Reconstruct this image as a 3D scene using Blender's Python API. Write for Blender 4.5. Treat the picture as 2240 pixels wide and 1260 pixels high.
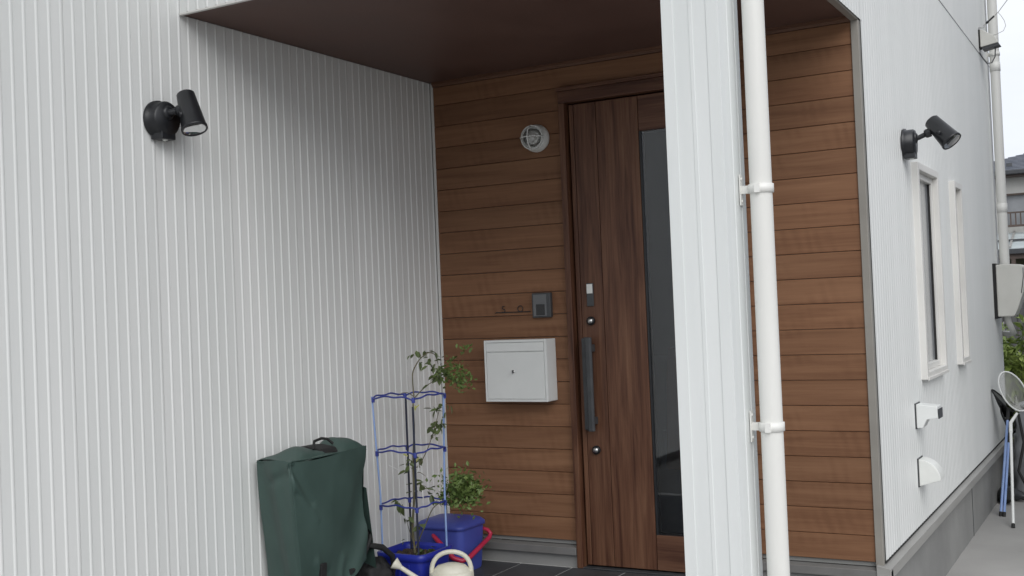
import bpy, bmesh, math, random
from mathutils import Vector, Matrix, noise
R_ = math.radians
for o in list(bpy.data.objects): bpy.data.objects.remove(o, do_unlink=True)
scn = bpy.context.scene
col = scn.collection
random.seed(7)

# ------------------------------------------------------------------ camera
CAMZ = 1.27
cam = bpy.data.cameras.new('camera'); camo = bpy.data.objects.new('camera', cam); col.objects.link(camo)
Rm = ((0.86924683, -0.04549162, -0.49228088), (0.49263283, -0.00389857, 0.87022853), (-0.0415073, -0.99895711, 0.01902184))
camo.matrix_world = Matrix(((Rm[0][0], -Rm[0][1], -Rm[0][2], 0), (Rm[1][0], -Rm[1][1], -Rm[1][2], 0),
                            (Rm[2][0], -Rm[2][1], -Rm[2][2], CAMZ), (0, 0, 0, 1)))
cam.sensor_width = 36; cam.lens = 2471.97 / 2240 * 36; cam.clip_start = 0.05; cam.clip_end = 2000
scn.camera = camo
scn.render.resolution_x = 1024; scn.render.resolution_y = 576

# ------------------------------------------------------------------ overcast sky and veiled sun
TOSUN = Vector((0.54, -0.58, 0.62)).normalized()
w = bpy.data.worlds.new('World'); scn.world = w; w.use_nodes = True
nt = w.node_tree; nt.nodes.clear()
out = nt.nodes.new('ShaderNodeOutputWorld'); bg = nt.nodes.new('ShaderNodeBackground')
sky = nt.nodes.new('ShaderNodeTexSky'); sky.sky_type = 'NISHITA'; sky.sun_disc = False
sky.sun_elevation = math.asin(TOSUN.z); sky.sun_rotation = math.atan2(TOSUN.x, TOSUN.y)
tc = nt.nodes.new('ShaderNodeTexCoord'); nz = nt.nodes.new('ShaderNodeTexNoise'); nz.inputs['Scale'].default_value = 2.2
nz.inputs['Detail'].default_value = 6; nz.inputs['Roughness'].default_value = .55
mp = nt.nodes.new('ShaderNodeMapping'); mp.inputs['Scale'].default_value = (1, 1, 3)
rp = nt.nodes.new('ShaderNodeValToRGB')
rp.color_ramp.elements[0].position = .32; rp.color_ramp.elements[0].color = (.80, .84, .95, 1)
rp.color_ramp.elements[1].position = .62; rp.color_ramp.elements[1].color = (.93, .955, 1.0, 1)
sc = nt.nodes.new('ShaderNodeVectorMath'); sc.operation = 'SCALE'; sc.inputs['Scale'].default_value = 8.6
mx = nt.nodes.new('ShaderNodeMix'); mx.data_type = 'RGBA'; mx.inputs['Factor'].default_value = .93
L = nt.links.new
L(tc.outputs['Generated'], mp.inputs['Vector']); L(mp.outputs[0], nz.inputs['Vector']); L(nz.outputs['Fac'], rp.inputs['Fac'])
L(rp.outputs['Color'], sc.inputs[0]); L(sky.outputs[0], mx.inputs['A']); L(sc.outputs[0], mx.inputs['B'])
L(mx.outputs['Result'], bg.inputs['Color']); bg.inputs['Strength'].default_value = .1; L(bg.outputs[0], out.inputs[0])
sun = bpy.data.lights.new('sun', 'SUN'); suno = bpy.data.objects.new('sun', sun); col.objects.link(suno)
sun.energy = 1.5; sun.angle = R_(48); sun.color = (1, .985, .96)
suno.rotation_euler = (-TOSUN).to_track_quat('-Z', 'Y').to_euler()
scn.view_settings.view_transform = 'Standard'; scn.view_settings.look = 'None'
scn.view_settings.exposure = 0.35; scn.view_settings.gamma = 1; scn.view_settings.use_curve_mapping = False

# ------------------------------------------------------------------ materials
def mat(name, c1, c2=None, scale=8, rough=.5, rvar=.1, bump=0, bscale=None, stretch=(1, 1, 1), metal=0, spec=.5, perobj=0, detail=5, bdist=.004, coat=0, lo=.35, hi=.65):
    m = bpy.data.materials.new(name); m.use_nodes = True; n = m.node_tree; b = n.nodes['Principled BSDF']
    b.inputs['Metallic'].default_value = metal; b.inputs['Specular IOR Level'].default_value = spec
    if coat: b.inputs['Coat Weight'].default_value = coat; b.inputs['Coat Roughness'].default_value = .1
    c2 = c2 or c1
    t = n.nodes.new('ShaderNodeTexCoord'); mpn = n.nodes.new('ShaderNodeMapping'); mpn.inputs['Scale'].default_value = stretch
    src = t.outputs['Object']
    oi = n.nodes.new('ShaderNodeObjectInfo')
    if perobj:
        cx = n.nodes.new('ShaderNodeCombineXYZ'); mu = n.nodes.new('ShaderNodeMath'); mu.operation = 'MULTIPLY'; mu.inputs[1].default_value = 37.0
        n.links.new(oi.outputs['Random'], mu.inputs[0])
        for i in range(3): n.links.new(mu.outputs[0], cx.inputs[i])
        ad = n.nodes.new('ShaderNodeVectorMath'); ad.operation = 'ADD'; n.links.new(src, ad.inputs[0]); n.links.new(cx.outputs[0], ad.inputs[1]); src = ad.outputs[0]
    n.links.new(src, mpn.inputs['Vector'])
    q = n.nodes.new('ShaderNodeTexNoise'); q.inputs['Scale'].default_value = scale; q.inputs['Detail'].default_value = detail
    n.links.new(mpn.outputs[0], q.inputs['Vector'])
    r = n.nodes.new('ShaderNodeValToRGB'); e = r.color_ramp.elements
    e[0].position = lo; e[0].color = (*c1, 1); e[1].position = hi; e[1].color = (*c2, 1)
    n.links.new(q.outputs['Fac'], r.inputs['Fac'])
    csock = r.outputs['Color']
    if perobj:
        hs = n.nodes.new('ShaderNodeHueSaturation'); mr = n.nodes.new('ShaderNodeMapRange')
        mr.inputs['To Min'].default_value = 1 - perobj; mr.inputs['To Max'].default_value = 1 + perobj
        n.links.new(oi.outputs['Random'], mr.inputs['Value']); n.links.new(mr.outputs[0], hs.inputs['Value']); n.links.new(csock, hs.inputs['Color']); csock = hs.outputs['Color']
    n.links.new(csock, b.inputs['Base Color'])
    mr2 = n.nodes.new('ShaderNodeMapRange'); mr2.inputs['To Min'].default_value = max(.02, rough - rvar); mr2.inputs['To Max'].default_value = min(1, rough + rvar)
    n.links.new(q.outputs['Fac'], mr2.inputs['Value']); n.links.new(mr2.outputs[0], b.inputs['Roughness'])
    if bump:
        q2 = n.nodes.new('ShaderNodeTexNoise'); q2.inputs['Scale'].default_value = bscale or scale; q2.inputs['Detail'].default_value = 4
        n.links.new(mpn.outputs[0], q2.inputs['Vector'])
        bp = n.nodes.new('ShaderNodeBump'); bp.inputs['Strength'].default_value = bump; bp.inputs['Distance'].default_value = bdist
        n.links.new(q2.outputs['Fac'], bp.inputs['Height']); n.links.new(bp.outputs[0], b.inputs['Normal'])
    return m

def wood_mat(name, dark, mid, light, along, scale=1.0, rough=.5, perobj=.12, saw=.0):
    """grain stretched along an axis, knots and rough-saw arcs"""
    m = bpy.data.materials.new(name); m.use_nodes = True; n = m.node_tree; b = n.nodes['Principled BSDF']; lk = n.links.new
    t = n.nodes.new('ShaderNodeTexCoord'); oi = n.nodes.new('ShaderNodeObjectInfo')
    mu = n.nodes.new('ShaderNodeMath'); mu.operation = 'MULTIPLY'; mu.inputs[1].default_value = 53.0; lk(oi.outputs['Random'], mu.inputs[0])
    cx = n.nodes.new('ShaderNodeCombineXYZ')
    for i in range(3): lk(mu.outputs[0], cx.inputs[i])
    ad = n.nodes.new('ShaderNodeVectorMath'); ad.operation = 'ADD'; lk(t.outputs['Object'], ad.inputs[0]); lk(cx.outputs[0], ad.inputs[1])
    st = [18 * scale] * 3; st[along] = 1.1 * scale
    mp1 = n.nodes.new('ShaderNodeMapping'); mp1.inputs['Scale'].default_value = st; lk(ad.outputs[0], mp1.inputs['Vector'])
    n1 = n.nodes.new('ShaderNodeTexNoise'); n1.inputs['Scale'].default_value = 1.5; n1.inputs['Detail'].default_value = 7; n1.inputs['Roughness'].default_value = .6; n1.inputs['Distortion'].default_value = .6
    lk(mp1.outputs[0], n1.inputs['Vector'])
    st2 = [90 * scale] * 3; st2[along] = 3 * scale
    mp2 = n.nodes.new('ShaderNodeMapping'); mp2.inputs['Scale'].default_value = st2; lk(ad.outputs[0], mp2.inputs['Vector'])
    n2 = n.nodes.new('ShaderNodeTexNoise'); n2.inputs['Scale'].default_value = 2; n2.inputs['Detail'].default_value = 3; lk(mp2.outputs[0], n2.inputs['Vector'])
    r = n.nodes.new('ShaderNodeValToRGB'); e = r.color_ramp.elements
    e[0].position = .3; e[0].color = (*dark, 1); e[1].position = .72; e[1].color = (*light, 1); k = e.new(.5); k.color = (*mid, 1)
    mxv = n.nodes.new('ShaderNodeMath'); mxv.operation = 'MULTIPLY_ADD'; mxv.inputs[1].default_value = .3; lk(n2.outputs['Fac'], mxv.inputs[0])
    sb = n.nodes.new('ShaderNodeMath'); sb.operation = 'SUBTRACT'; sb.inputs[1].default_value = .15; lk(n1.outputs['Fac'], sb.inputs[0]); lk(sb.outputs[0], mxv.inputs[2])
    val = mxv.outputs[0]
    if saw:
        mp3 = n.nodes.new('ShaderNodeMapping'); mp3.inputs['Scale'].default_value = (4.5, 4.5, 2.2); mp3.inputs['Rotation'].default_value = (0, .5, 0); lk(ad.outputs[0], mp3.inputs['Vector'])
        wv = n.nodes.new('ShaderNodeTexWave'); wv.wave_type = 'BANDS'; wv.bands_direction = 'X'; wv.inputs['Scale'].default_value = 1.6; wv.inputs['Distortion'].default_value = 5; wv.inputs['Detail'].default_value = 3
        lk(mp3.outputs[0], wv.inputs['Vector'])
        msk = n.nodes.new('ShaderNodeTexNoise'); msk.inputs['Scale'].default_value = 5; lk(ad.outputs[0], msk.inputs['Vector'])
        mk = n.nodes.new('ShaderNodeMapRange'); mk.inputs['From Min'].default_value = .48; mk.inputs['From Max'].default_value = .68; mk.inputs['To Max'].default_value = saw; lk(msk.outputs['Fac'], mk.inputs['Value'])
        ml = n.nodes.new('ShaderNodeMath'); ml.operation = 'MULTIPLY'; lk(wv.outputs['Fac'], ml.inputs[0]); lk(mk.outputs[0], ml.inputs[1])
        s2 = n.nodes.new('ShaderNodeMath'); s2.operation = 'SUBTRACT'; lk(val, s2.inputs[0]); lk(ml.outputs[0], s2.inputs[1]); val = s2.outputs[0]
    lk(val, r.inputs['Fac'])
    hs = n.nodes.new('ShaderNodeHueSaturation'); mr = n.nodes.new('ShaderNodeMapRange'); mr.inputs['To Min'].default_value = 1 - perobj; mr.inputs['To Max'].default_value = 1 + perobj
    lk(oi.outputs['Random'], mr.inputs['Value']); lk(mr.outputs[0], hs.inputs['Value']); lk(r.outputs['Color'], hs.inputs['Color']); lk(hs.outputs[0], b.inputs['Base Color'])
    b.inputs['Roughness'].default_value = rough; b.inputs['Specular IOR Level'].default_value = .35
    bp = n.nodes.new('ShaderNodeBump'); bp.inputs['Strength'].default_value = .35; bp.inputs['Distance'].default_value = .002; lk(val, bp.inputs['Height']); lk(bp.outputs[0], b.inputs['Normal'])
    return m

def glass_mat(name, tint, rough=.02, ior=1.5, extra=0.0):
    m = bpy.data.materials.new(name); m.use_nodes = True; n = m.node_tree; n.nodes.clear()
    o = n.nodes.new('ShaderNodeOutputMaterial'); mixn = n.nodes.new('ShaderNodeMixShader'); tr = n.nodes.new('ShaderNodeBsdfTransparent'); gl = n.nodes.new('ShaderNodeBsdfGlossy')
    fr = n.nodes.new('ShaderNodeFresnel'); fr.inputs['IOR'].default_value = ior
    tr.inputs['Color'].default_value = (*tint, 1); gl.inputs['Roughness'].default_value = rough
    ad = n.nodes.new('ShaderNodeMath'); ad.operation = 'ADD'; ad.inputs[1].default_value = extra; ad.use_clamp = True
    n.links.new(fr.outputs[0], ad.inputs[0]); n.links.new(ad.outputs[0], mixn.inputs[0]); n.links.new(tr.outputs[0], mixn.inputs[1]); n.links.new(gl.outputs[0], mixn.inputs[2]); n.links.new(mixn.outputs[0], o.inputs[0])
    return m

def leaf_mat(name, c1, c2):
    m = mat(name, c1, c2, scale=12, rough=.5, perobj=0, detail=2)
    return m

M = {}
M['siding'] = mat('white_metal_siding', (.720, .734, .718), (.768, .777, .762), scale=5.0, rough=.42, rvar=.06, stretch=(1, 1, .10), detail=8, perobj=.006)
M['siding_core'] = mat('wall_backing', (.25, .25, .24), rough=.8)
M['post'] = mat('white_post_metal', (.69, .715, .705), (.765, .785, .775), scale=5, rough=.42, stretch=(1, 1, .12), detail=9)
M['pipe'] = mat('ivory_plastic_pipe', (.715, .71, .675), (.785, .78, .745), scale=7, rough=.38, stretch=(1, 1, .15), detail=9)
M['frame'] = mat('cream_window_frame', (.66, .65, .62), (.71, .70, .67), scale=4, rough=.4)
M['soffit'] = mat('dark_brown_soffit', (.105, .056, .044), (.128, .070, .055), scale=3, rough=.55, bump=.08, bscale=90, detail=7)
M['board'] = wood_mat('brown_siding_board', (.158, .073, .036), (.205, .100, .051), (.247, .127, .067), 0, scale=.7, rough=.66, perobj=.11, saw=.12)
M['trimwood'] = wood_mat('brown_trim', (.10, .045, .028), (.14, .068, .04), (.17, .085, .05), 0, rough=.55)
M['doorwood'] = wood_mat('door_wood_vertical', (.045, .016, .009), (.105, .046, .026), (.17, .085, .048), 2, scale=.8, rough=.42, perobj=.16)
M['doorwood_h'] = wood_mat('door_wood_horizontal', (.055, .021, .013), (.11, .05, .03), (.17, .085, .05), 0, scale=.8, rough=.42, perobj=.1)
M['black'] = mat('black_coated_metal', (.012, .013, .015), (.018, .019, .022), scale=20, rough=.38, rvar=.06)
M['blackrub'] = mat('black_rubber', (.012, .012, .012), (.022, .022, .022), scale=30, rough=.75)
M['charcoal'] = mat('charcoal_metal', (.045, .048, .052), (.06, .063, .067), scale=20, rough=.42)
M['steel'] = mat('brushed_steel', (.55, .55, .54), (.65, .65, .64), scale=30, rough=.3, metal=1)
M['greytrim'] = mat('taupe_metal_trim', (.25, .235, .21), (.29, .275, .245), scale=4, rough=.5, detail=8)
M['flash'] = mat('grey_flashing', (.29, .285, .27), (.34, .335, .32), scale=5, rough=.5, stretch=(1, .5, 3))
M['flashdark'] = mat('dark_grey_flashing', (.15, .146, .14), (.19, .186, .18), scale=5, rough=.5)
M['concrete'] = mat('foundation_concrete', (.21, .21, .205), (.29, .29, .28), scale=2.2, rough=.9, bump=.3, bscale=70, detail=9, lo=.3, hi=.7)
M['ground_c'] = mat('concrete_slab', (.30, .295, .28), (.40, .39, .375), scale=1.4, rough=.9, bump=.35, bscale=90, detail=10, lo=.3, hi=.72)
M['asphalt'] = mat('ground_asphalt', (.05, .05, .05), (.08, .08, .078), scale=3, rough=.95, bump=.5, bscale=150, detail=9)
M['tile'] = mat('dark_slate_tile', (.040, .043, .047), (.062, .065, .07), scale=6, rough=.5, perobj=.1, bump=.2, bscale=60, detail=8)
M['grout'] = mat('light_grout', (.48, .48, .46), (.58, .58, .56), scale=40, rough=.95)
M['mail'] = mat('white_mailbox_paint', (.70, .715, .70), (.74, .755, .74), scale=6, rough=.4)
M['lampgrey'] = mat('grey_reflector', (.16, .16, .16), (.22, .22, .22), scale=9, rough=.3)
M['lampwhite'] = mat('white_enamel', (.70, .71, .68), (.75, .76, .73), scale=9, rough=.35)
M['glassclear'] = glass_mat('clear_glass', (.9, .9, .9), .02, 1.45)
M['doorglass'] = glass_mat('door_glass', (.55, .58, .62), .015, 1.6, .035)
M['frost'] = mat('window_glass', (.26, .27, .28), (.31, .32, .33), scale=3, rough=.12, rvar=.04, spec=.7)
M['dkglass'] = mat('dark_glass', (.012, .013, .015), rough=.08, spec=.7)
M['grn'] = mat('green_cover_fabric', (.040, .072, .062), (.051, .090, .078), scale=5, rough=.55, rvar=.06, bump=.12, bscale=350, detail=8, bdist=.001)
M['bluep'] = mat('blue_plastic', (.012, .022, .25), (.018, .03, .31), scale=6, rough=.38)
M['bluelid'] = mat('blue_box_plastic', (.048, .068, .33), (.066, .09, .40), scale=6, rough=.45, bump=.05, bscale=200)
M['bluerod'] = mat('blue_rod', (.22, .33, .62), (.30, .42, .70), scale=10, rough=.4)
M['bluering'] = mat('navy_ring', (.025, .04, .22), (.04, .06, .32), scale=25, rough=.4)
M['darkrod'] = mat('dark_stake', (.012, .016, .035), (.02, .025, .05), scale=20, rough=.45)
M['red'] = mat('red_handle', (.42, .02, .06), (.50, .03, .08), scale=8, rough=.4)
M['ivory'] = mat('ivory_plastic', (.64, .62, .50), (.77, .75, .64), scale=14, rough=.4, detail=9)
M['soil'] = mat('potting_soil', (.03, .02, .012), (.09, .06, .04), scale=45, rough=.95, bump=1, bscale=70, bdist=.02)
M['stem'] = mat('plant_stem', (.09, .085, .045), (.15, .13, .07), scale=30, rough=.7)
M['leafA'] = mat('rose_leaf', (.065, .095, .030), (.115, .150, .050), scale=25, rough=.5, perobj=.35)
M['leafB'] = mat('feathery_leaf', (.09, .145, .032), (.16, .225, .06), scale=25, rough=.55)
M['leafY'] = mat('yellow_tie', (.55, .55, .12), (.6, .6, .2), scale=25, rough=.6)
M['leafC'] = mat('garden_leaf', (.17, .25, .05), (.40, .48, .13), scale=3, rough=.5)
M['tie'] = mat('white_tie', (.75, .76, .74), rough=.5)
M['cable'] = mat('grey_cable', (.10, .10, .105), rough=.6)
M['cablew'] = mat('pale_cable', (.38, .38, .36), rough=.6)
M['boxcream'] = mat('cream_box', (.60, .595, .55), (.65, .645, .60), scale=6, rough=.4)
def net_mat(name, c, op):
    m = bpy.data.materials.new(name); m.use_nodes = True; n = m.node_tree; n.nodes.clear()
    o = n.nodes.new('ShaderNodeOutputMaterial'); mi = n.nodes.new('ShaderNodeMixShader'); tr = n.nodes.new('ShaderNodeBsdfTransparent'); di = n.nodes.new('ShaderNodeBsdfDiffuse'); di.inputs[0].default_value = (*c, 1)
    mi.inputs[0].default_value = op; n.links.new(tr.outputs[0], mi.inputs[1]); n.links.new(di.outputs[0], mi.inputs[2]); n.links.new(mi.outputs[0], o.inputs[0]); return m
M['net'] = net_mat('white_net', (.8, .8, .77), .36)
M['tarp'] = mat('silver_tarp', (.28, .29, .30), (.42, .43, .45), scale=6, rough=.35, bump=.4, bscale=14, bdist=.02)
M['nbwall'] = mat('neighbour_plaster', (.56, .55, .51), (.66, .65, .61), scale=1, rough=.9, detail=8)
M['sidewall'] = mat('grey_plaster', (.36, .38, .41), (.43, .45, .48), scale=1, rough=.9, detail=8)
M['nbroof'] = mat('slate_blue_roof', (.065, .075, .095), (.10, .11, .135), scale=3, rough=.55)
M['nbbrown'] = mat('brown_joinery', (.075, .055, .045), (.11, .08, .065), scale=5, rough=.6)
M['nbpoly'] = mat('pale_sheet_roof', (.42, .47, .48), (.55, .60, .60), scale=2, rough=.35)
M['olive'] = mat('olive_wall', (.10, .098, .06), (.14, .135, .085), scale=2, rough=.9)
M['fence'] = mat('grey_fence', (.17, .165, .16), (.26, .255, .25), scale=3, rough=.85, stretch=(6, 6, .5))
M['hallwall'] = mat('hall_wall', (.5, .49, .46), rough=.8)
M['orange'] = mat('rust_orange_cloth', (.40, .12, .04), (.5, .17, .06), scale=9, rough=.8)
M['whitecloth'] = mat('white_cloth', (.6, .6, .6), (.7, .7, .7), scale=9, rough=.8)

# ------------------------------------------------------------------ mesh helpers
class MB:
    def __init__(s): s.v = []; s.f = []; s.smooth = []
    def add(s, vs, fs, smooth=False):
        b = len(s.v); s.v += [tuple(p) for p in vs]; s.f += [tuple(b + i for i in f) for f in fs]; s.smooth += [smooth] * len(fs); return s
    def box(s, x0, x1, y0, y1, z0, z1):
        return s.add([(x0, y0, z0), (x1, y0, z0), (x1, y1, z0), (x0, y1, z0), (x0, y0, z1), (x1, y0, z1), (x1, y1, z1), (x0, y1, z1)],
                     [(0, 3, 2, 1), (4, 5, 6, 7), (0, 1, 5, 4), (1, 2, 6, 5), (2, 3, 7, 6), (3, 0, 4, 7)])
    def tube(s, pts, r, n=8, cap=True, smooth=True):
        pts = [Vector(p) for p in pts]; N = len(pts); rs = r if isinstance(r, (list, tuple)) else [r] * N
        T = []
        for i in range(N):
            d = pts[min(i + 1, N - 1)] - pts[max(i - 1, 0)]; T.append(d.normalized())
        a = Vector((0, 0, 1)) if abs(T[0].z) < .9 else Vector((1, 0, 0))
        u = T[0].cross(a).normalized(); vs = []
        for i in range(N):
            u = (u - T[i] * u.dot(T[i])).normalized(); vv = T[i].cross(u)
            for k in range(n):
                an = 2 * math.pi * k / n; vs.append(pts[i] + (u * math.cos(an) + vv * math.sin(an)) * rs[i])
        fs = [(i * n + k, i * n + (k + 1) % n, (i + 1) * n + (k + 1) % n, (i + 1) * n + k) for i in range(N - 1) for k in range(n)]
        s.add(vs, fs, smooth)
        if cap:
            s.add([vs[k] for k in range(n)], [tuple(range(n))][::-1]); s.add([vs[(N - 1) * n + k] for k in range(n)], [tuple(range(n))])
        return s
    def lathe(s, base, axis, prof, n=24, smooth=True):
        """prof: list of (radius, height along axis)"""
        base = Vector(base); ax = Vector(axis).normalized(); a = Vector((0, 0, 1)) if abs(ax.z) < .9 else Vector((1, 0, 0))
        u = ax.cross(a).normalized(); vv = ax.cross(u); vs = []
        for r, h in prof:
            for k in range(n):
                an = 2 * math.pi * k / n; vs.append(base + ax * h + (u * math.cos(an) + vv * math.sin(an)) * r)
        fs = [(i * n + k, i * n + (k + 1) % n, (i + 1) * n + (k + 1) % n, (i + 1) * n + k) for i in range(len(prof) - 1) for k in range(n)]
        return s.add(vs, fs, smooth)
    def prism(s, poly, x0, x1, axis='x'):
        n = len(poly); vs = []
        for q in (x0, x1):
            for a, b in poly:
                vs.append((q, a, b) if axis == 'x' else ((a, q, b) if axis == 'y' else (a, b, q)))
        fs = [tuple(range(n))[::-1], tuple(range(n, 2 * n))] + [(i, (i + 1) % n, n + (i + 1) % n, n + i) for i in range(n)]
        return s.add(vs, fs)
    def mesh(s, name):
        me = bpy.data.meshes.new(name); me.from_pydata(s.v, [], s.f)
        for p, sm in zip(me.polygons, s.smooth): p.use_smooth = sm
        me.update(); bm = bmesh.new(); bm.from_mesh(me); bmesh.ops.recalc_face_normals(bm, faces=bm.faces[:]); bm.to_mesh(me); bm.free()
        return me
    def build(s, name, m, parent=None, bevel=0, loc=None):
        me = s.mesh(name); me.materials.append(M[m] if isinstance(m, str) else m)
        return link(name, me, parent, bevel, loc)
def link(name, me, parent=None, bevel=0, loc=None):
    o = bpy.data.objects.new(name, me); col.objects.link(o)
    if parent: o.parent = parent
    if loc: o.location = loc
    if bevel:
        b = o.modifiers.new('bevel', 'BEVEL'); b.width = bevel; b.segments = 2; b.limit_method = 'ANGLE'; b.angle_limit = R_(40)
        for p in me.polygons: p.use_smooth = p.use_smooth
    return o
def tag(o, label, cat, group=None, kind=None):
    if label: o['label'] = label
    if cat: o['category'] = cat
    if group: o['group'] = group
    if kind: o['kind'] = kind
    return o
def empty(name, loc, label, cat, group=None):
    o = bpy.data.objects.new(name, None); col.objects.link(o); o.location = loc; o.empty_display_size = .1
    return tag(o, label, cat, group)
class Thing:
    """an empty at the thing's base; parts are given in world coordinates"""
    def __init__(s, name, loc, label, cat, group=None): s.o = empty(name, loc, label, cat, group); s.loc = Vector(loc)
    def part(s, name, mb, m, bevel=0, parent=None):
        # centre mesh on its own middle so texture space follows the piece
        vs = [Vector(v) for v in mb.v]; c = sum(vs, Vector()) / len(vs)
        mb.v = [tuple(v - c) for v in vs]
        p = parent or s.o
        o = mb.build(name, m, p, bevel)
        base = s.loc if parent is None else Vector(parent['_c'])
        o.location = c - base; o['_c'] = tuple(c)
        return o
def struct(name, mb, m):
    o = mb.build(name, m); o['kind'] = 'structure'; return o

XA, XC, YB, ZC, YF = -3.25, -1.04, 4.972, 2.474, 3.20
GZ = -0.275; TOP = 5.7; YEND = 9.68; Z0 = .127

# ------------------------------------------------------------------ ground
g = MB(); g.add([(-300, -300, GZ - .02), (300, -300, GZ - .02), (300, 300, GZ - .02), (-300, 300, GZ - .02)], [(0, 1, 2, 3)]); struct('ground', g, 'asphalt')
slab = MB(); slab.box(-3.2, 6, -6, 2.6, GZ - .1, GZ); slab.box(-1.06, 3.2, 2.6, 10.6, GZ - .1, GZ - .001)
struct('concrete_path', slab, 'ground_c')
base = MB(); base.box(XA - .05, XC - .02, 2.85, YB - .01, GZ - .1, -.0035)
porch = struct('porch_floor', base, 'grout')
# tiles, one by one
tw = .2855; tile_me = None
mbt = MB(); h_ = tw / 2 - .0034; mbt.add([(-h_, -h_, -.0030), (h_, -h_, -.0030), (h_, h_, -.012), (-h_, h_, -.0030), (-h_, -h_, -.0015), (h_, -h_, -.0015), (h_, h_, -.0015), (-h_, h_, -.0015),
    (-h_ + .002, -h_ + .002, 0), (h_ - .002, -h_ + .002, 0), (h_ - .002, h_ - .002, 0), (-h_ + .002, h_ - .002, 0)],
    [(0, 1, 5, 4), (1, 2, 6, 5), (2, 3, 7, 6), (3, 0, 4, 7), (4, 5, 9, 8), (5, 6, 10, 9), (6, 7, 11, 10), (7, 4, 8, 11), (8, 9, 10, 11)])
tile_me = mbt.mesh('tile'); tile_me.materials.append(M['tile'])
for i in range(8):
    for j in range(8):
        x = -2.81 - tw / 2 + (i - 1) * tw; y = YB - .03 - tw / 2 - j * tw
        if x + tw / 2 > XC + .02 or y < 2.85: continue
        o = link('tile', tile_me, porch); o.location = (x, y, random.uniform(-.0006, .0006))

# ------------------------------------------------------------------ the house
H = Thing('house', (XC, YB, GZ), 'white ribbed-metal house with a brown timber-clad porch, wooden door and square post', 'house')
def wallbox(rects):
    mb = MB()
    for r in rects: mb.box(*r)
    return mb
def panel(fn, t0, n, pitch, zr, holes=(), joint_last=True, amp=1):
    """ribbed metal sheet; fn(t, depth, z) -> point; zr = (z0, z1)"""
    prof = []
    for i in range(n):
        a = t0 + i * pitch
        hgt = (.0029 if not (joint_last and i == n - 1) else .0017) * amp
        prof += [(a, 0), (a + .0345, 0), (a + .0362, hgt * .35), (a + .0385, hgt * .85), (a + .0410, hgt), (a + .0435, hgt), (a + .0460, hgt * .85), (a + .0482, hgt * .3), (a + .0495, (-.0006 if not (joint_last and i == n - 1) else -.002) if amp == 1 else 0)]
    prof.append((t0 + n * pitch - .0003, 0))
    mb = MB()
    for (ta, da), (tb, db) in zip(prof[:-1], prof[1:]):
        tm = (ta + tb) / 2; segs = [zr]
        for (h0, h1, hz0, hz1) in holes:
            if h0 < tm < h1:
                ns = []
                for z0, z1 in segs:
                    if hz0 > z0: ns.append((z0, min(hz0, z1)))
                    if hz1 < z1: ns.append((max(hz1, z0), z1))
                segs = ns
        for z0, z1 in segs:
            mb.add([fn(ta, da, z0), fn(tb, db, z0), fn(tb, db, z1), fn(ta, da, z1)], [(0, 1, 2, 3)])
    return mb
fA = lambda t, d, z: (XA + d, t, z)
fC = lambda t, d, z: (XC + d, t, z)
fF = lambda t, d, z: (t, YF - d, z)
SK = .004
# left wall set back from the porch corner
wl = H.part('left_wall', wallbox([(XA - .15, XA - SK, -1.6, YF + .05, Z0 - .02, TOP), (XA - .15, XA - SK, YF + .05, YB + .15, Z0 - .02, ZC + .1)]), 'siding_core')
t = 2.655 - .4 * 11
while t < YB - .05:
    n = min(8, int(round((YB - t) / .05)))
    if t + .4 <= YF - .01: H.part('siding_panel', panel(fA, t, 8, .05, (Z0, TOP)), 'siding', parent=wl)
    elif t < YF - .01:
        H.part('siding_panel', panel(fA, t, 3, .05, (Z0, TOP), joint_last=False), 'siding', parent=wl)
        H.part('siding_panel', panel(fA, t + .15, 5, .05, (Z0, ZC - .002)), 'siding', parent=wl)
    else: H.part('siding_panel', panel(fA, t, n, .05, (Z0, ZC - .002), joint_last=n == 8), 'siding', parent=wl)
    t += .4
H.part('corner_trim', wallbox([(XA, XA + .018, YB - .014, YB - .002, Z0, ZC)]), 'frame', .002, parent=wl)
H.part('skirting', wallbox([(XA - .03, XA + .014, -1.6, YB - .02, Z0 - .055, Z0 - .006)]), 'charcoal', .002, parent=wl)  # charcoal colour stands in for the shade on this base flashing
# upper storey over the porch
uf = H.part('upper_front_wall', wallbox([(XA, XC - .15, YF + SK, YF + .15, ZC + .001, TOP)]), 'siding_core')
x = XA + .004
while x < XC - .02:
    n = min(8, int((XC - x) / .05 + .01)); H.part('siding_panel', panel(fF, x, n, .05, (ZC + .004, TOP)), 'siding', parent=uf); x += .4
H.part('drip_trim', wallbox([(XA + .006, XC - .036, YF - .005, YF + .010, ZC - .006, ZC + .003)]), 'frame', .002, parent=uf)
H.part('corner_trim', MB().prism([(XC + .010, YF - .010), (XC - .04, YF - .010), (XC - .04, YF - .003), (XC + .004, YF - .003), (XC + .004, YF + .04), (XC + .010, YF + .04)], ZC - .018, TOP, 'z'), 'frame', .001, parent=uf)
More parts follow.
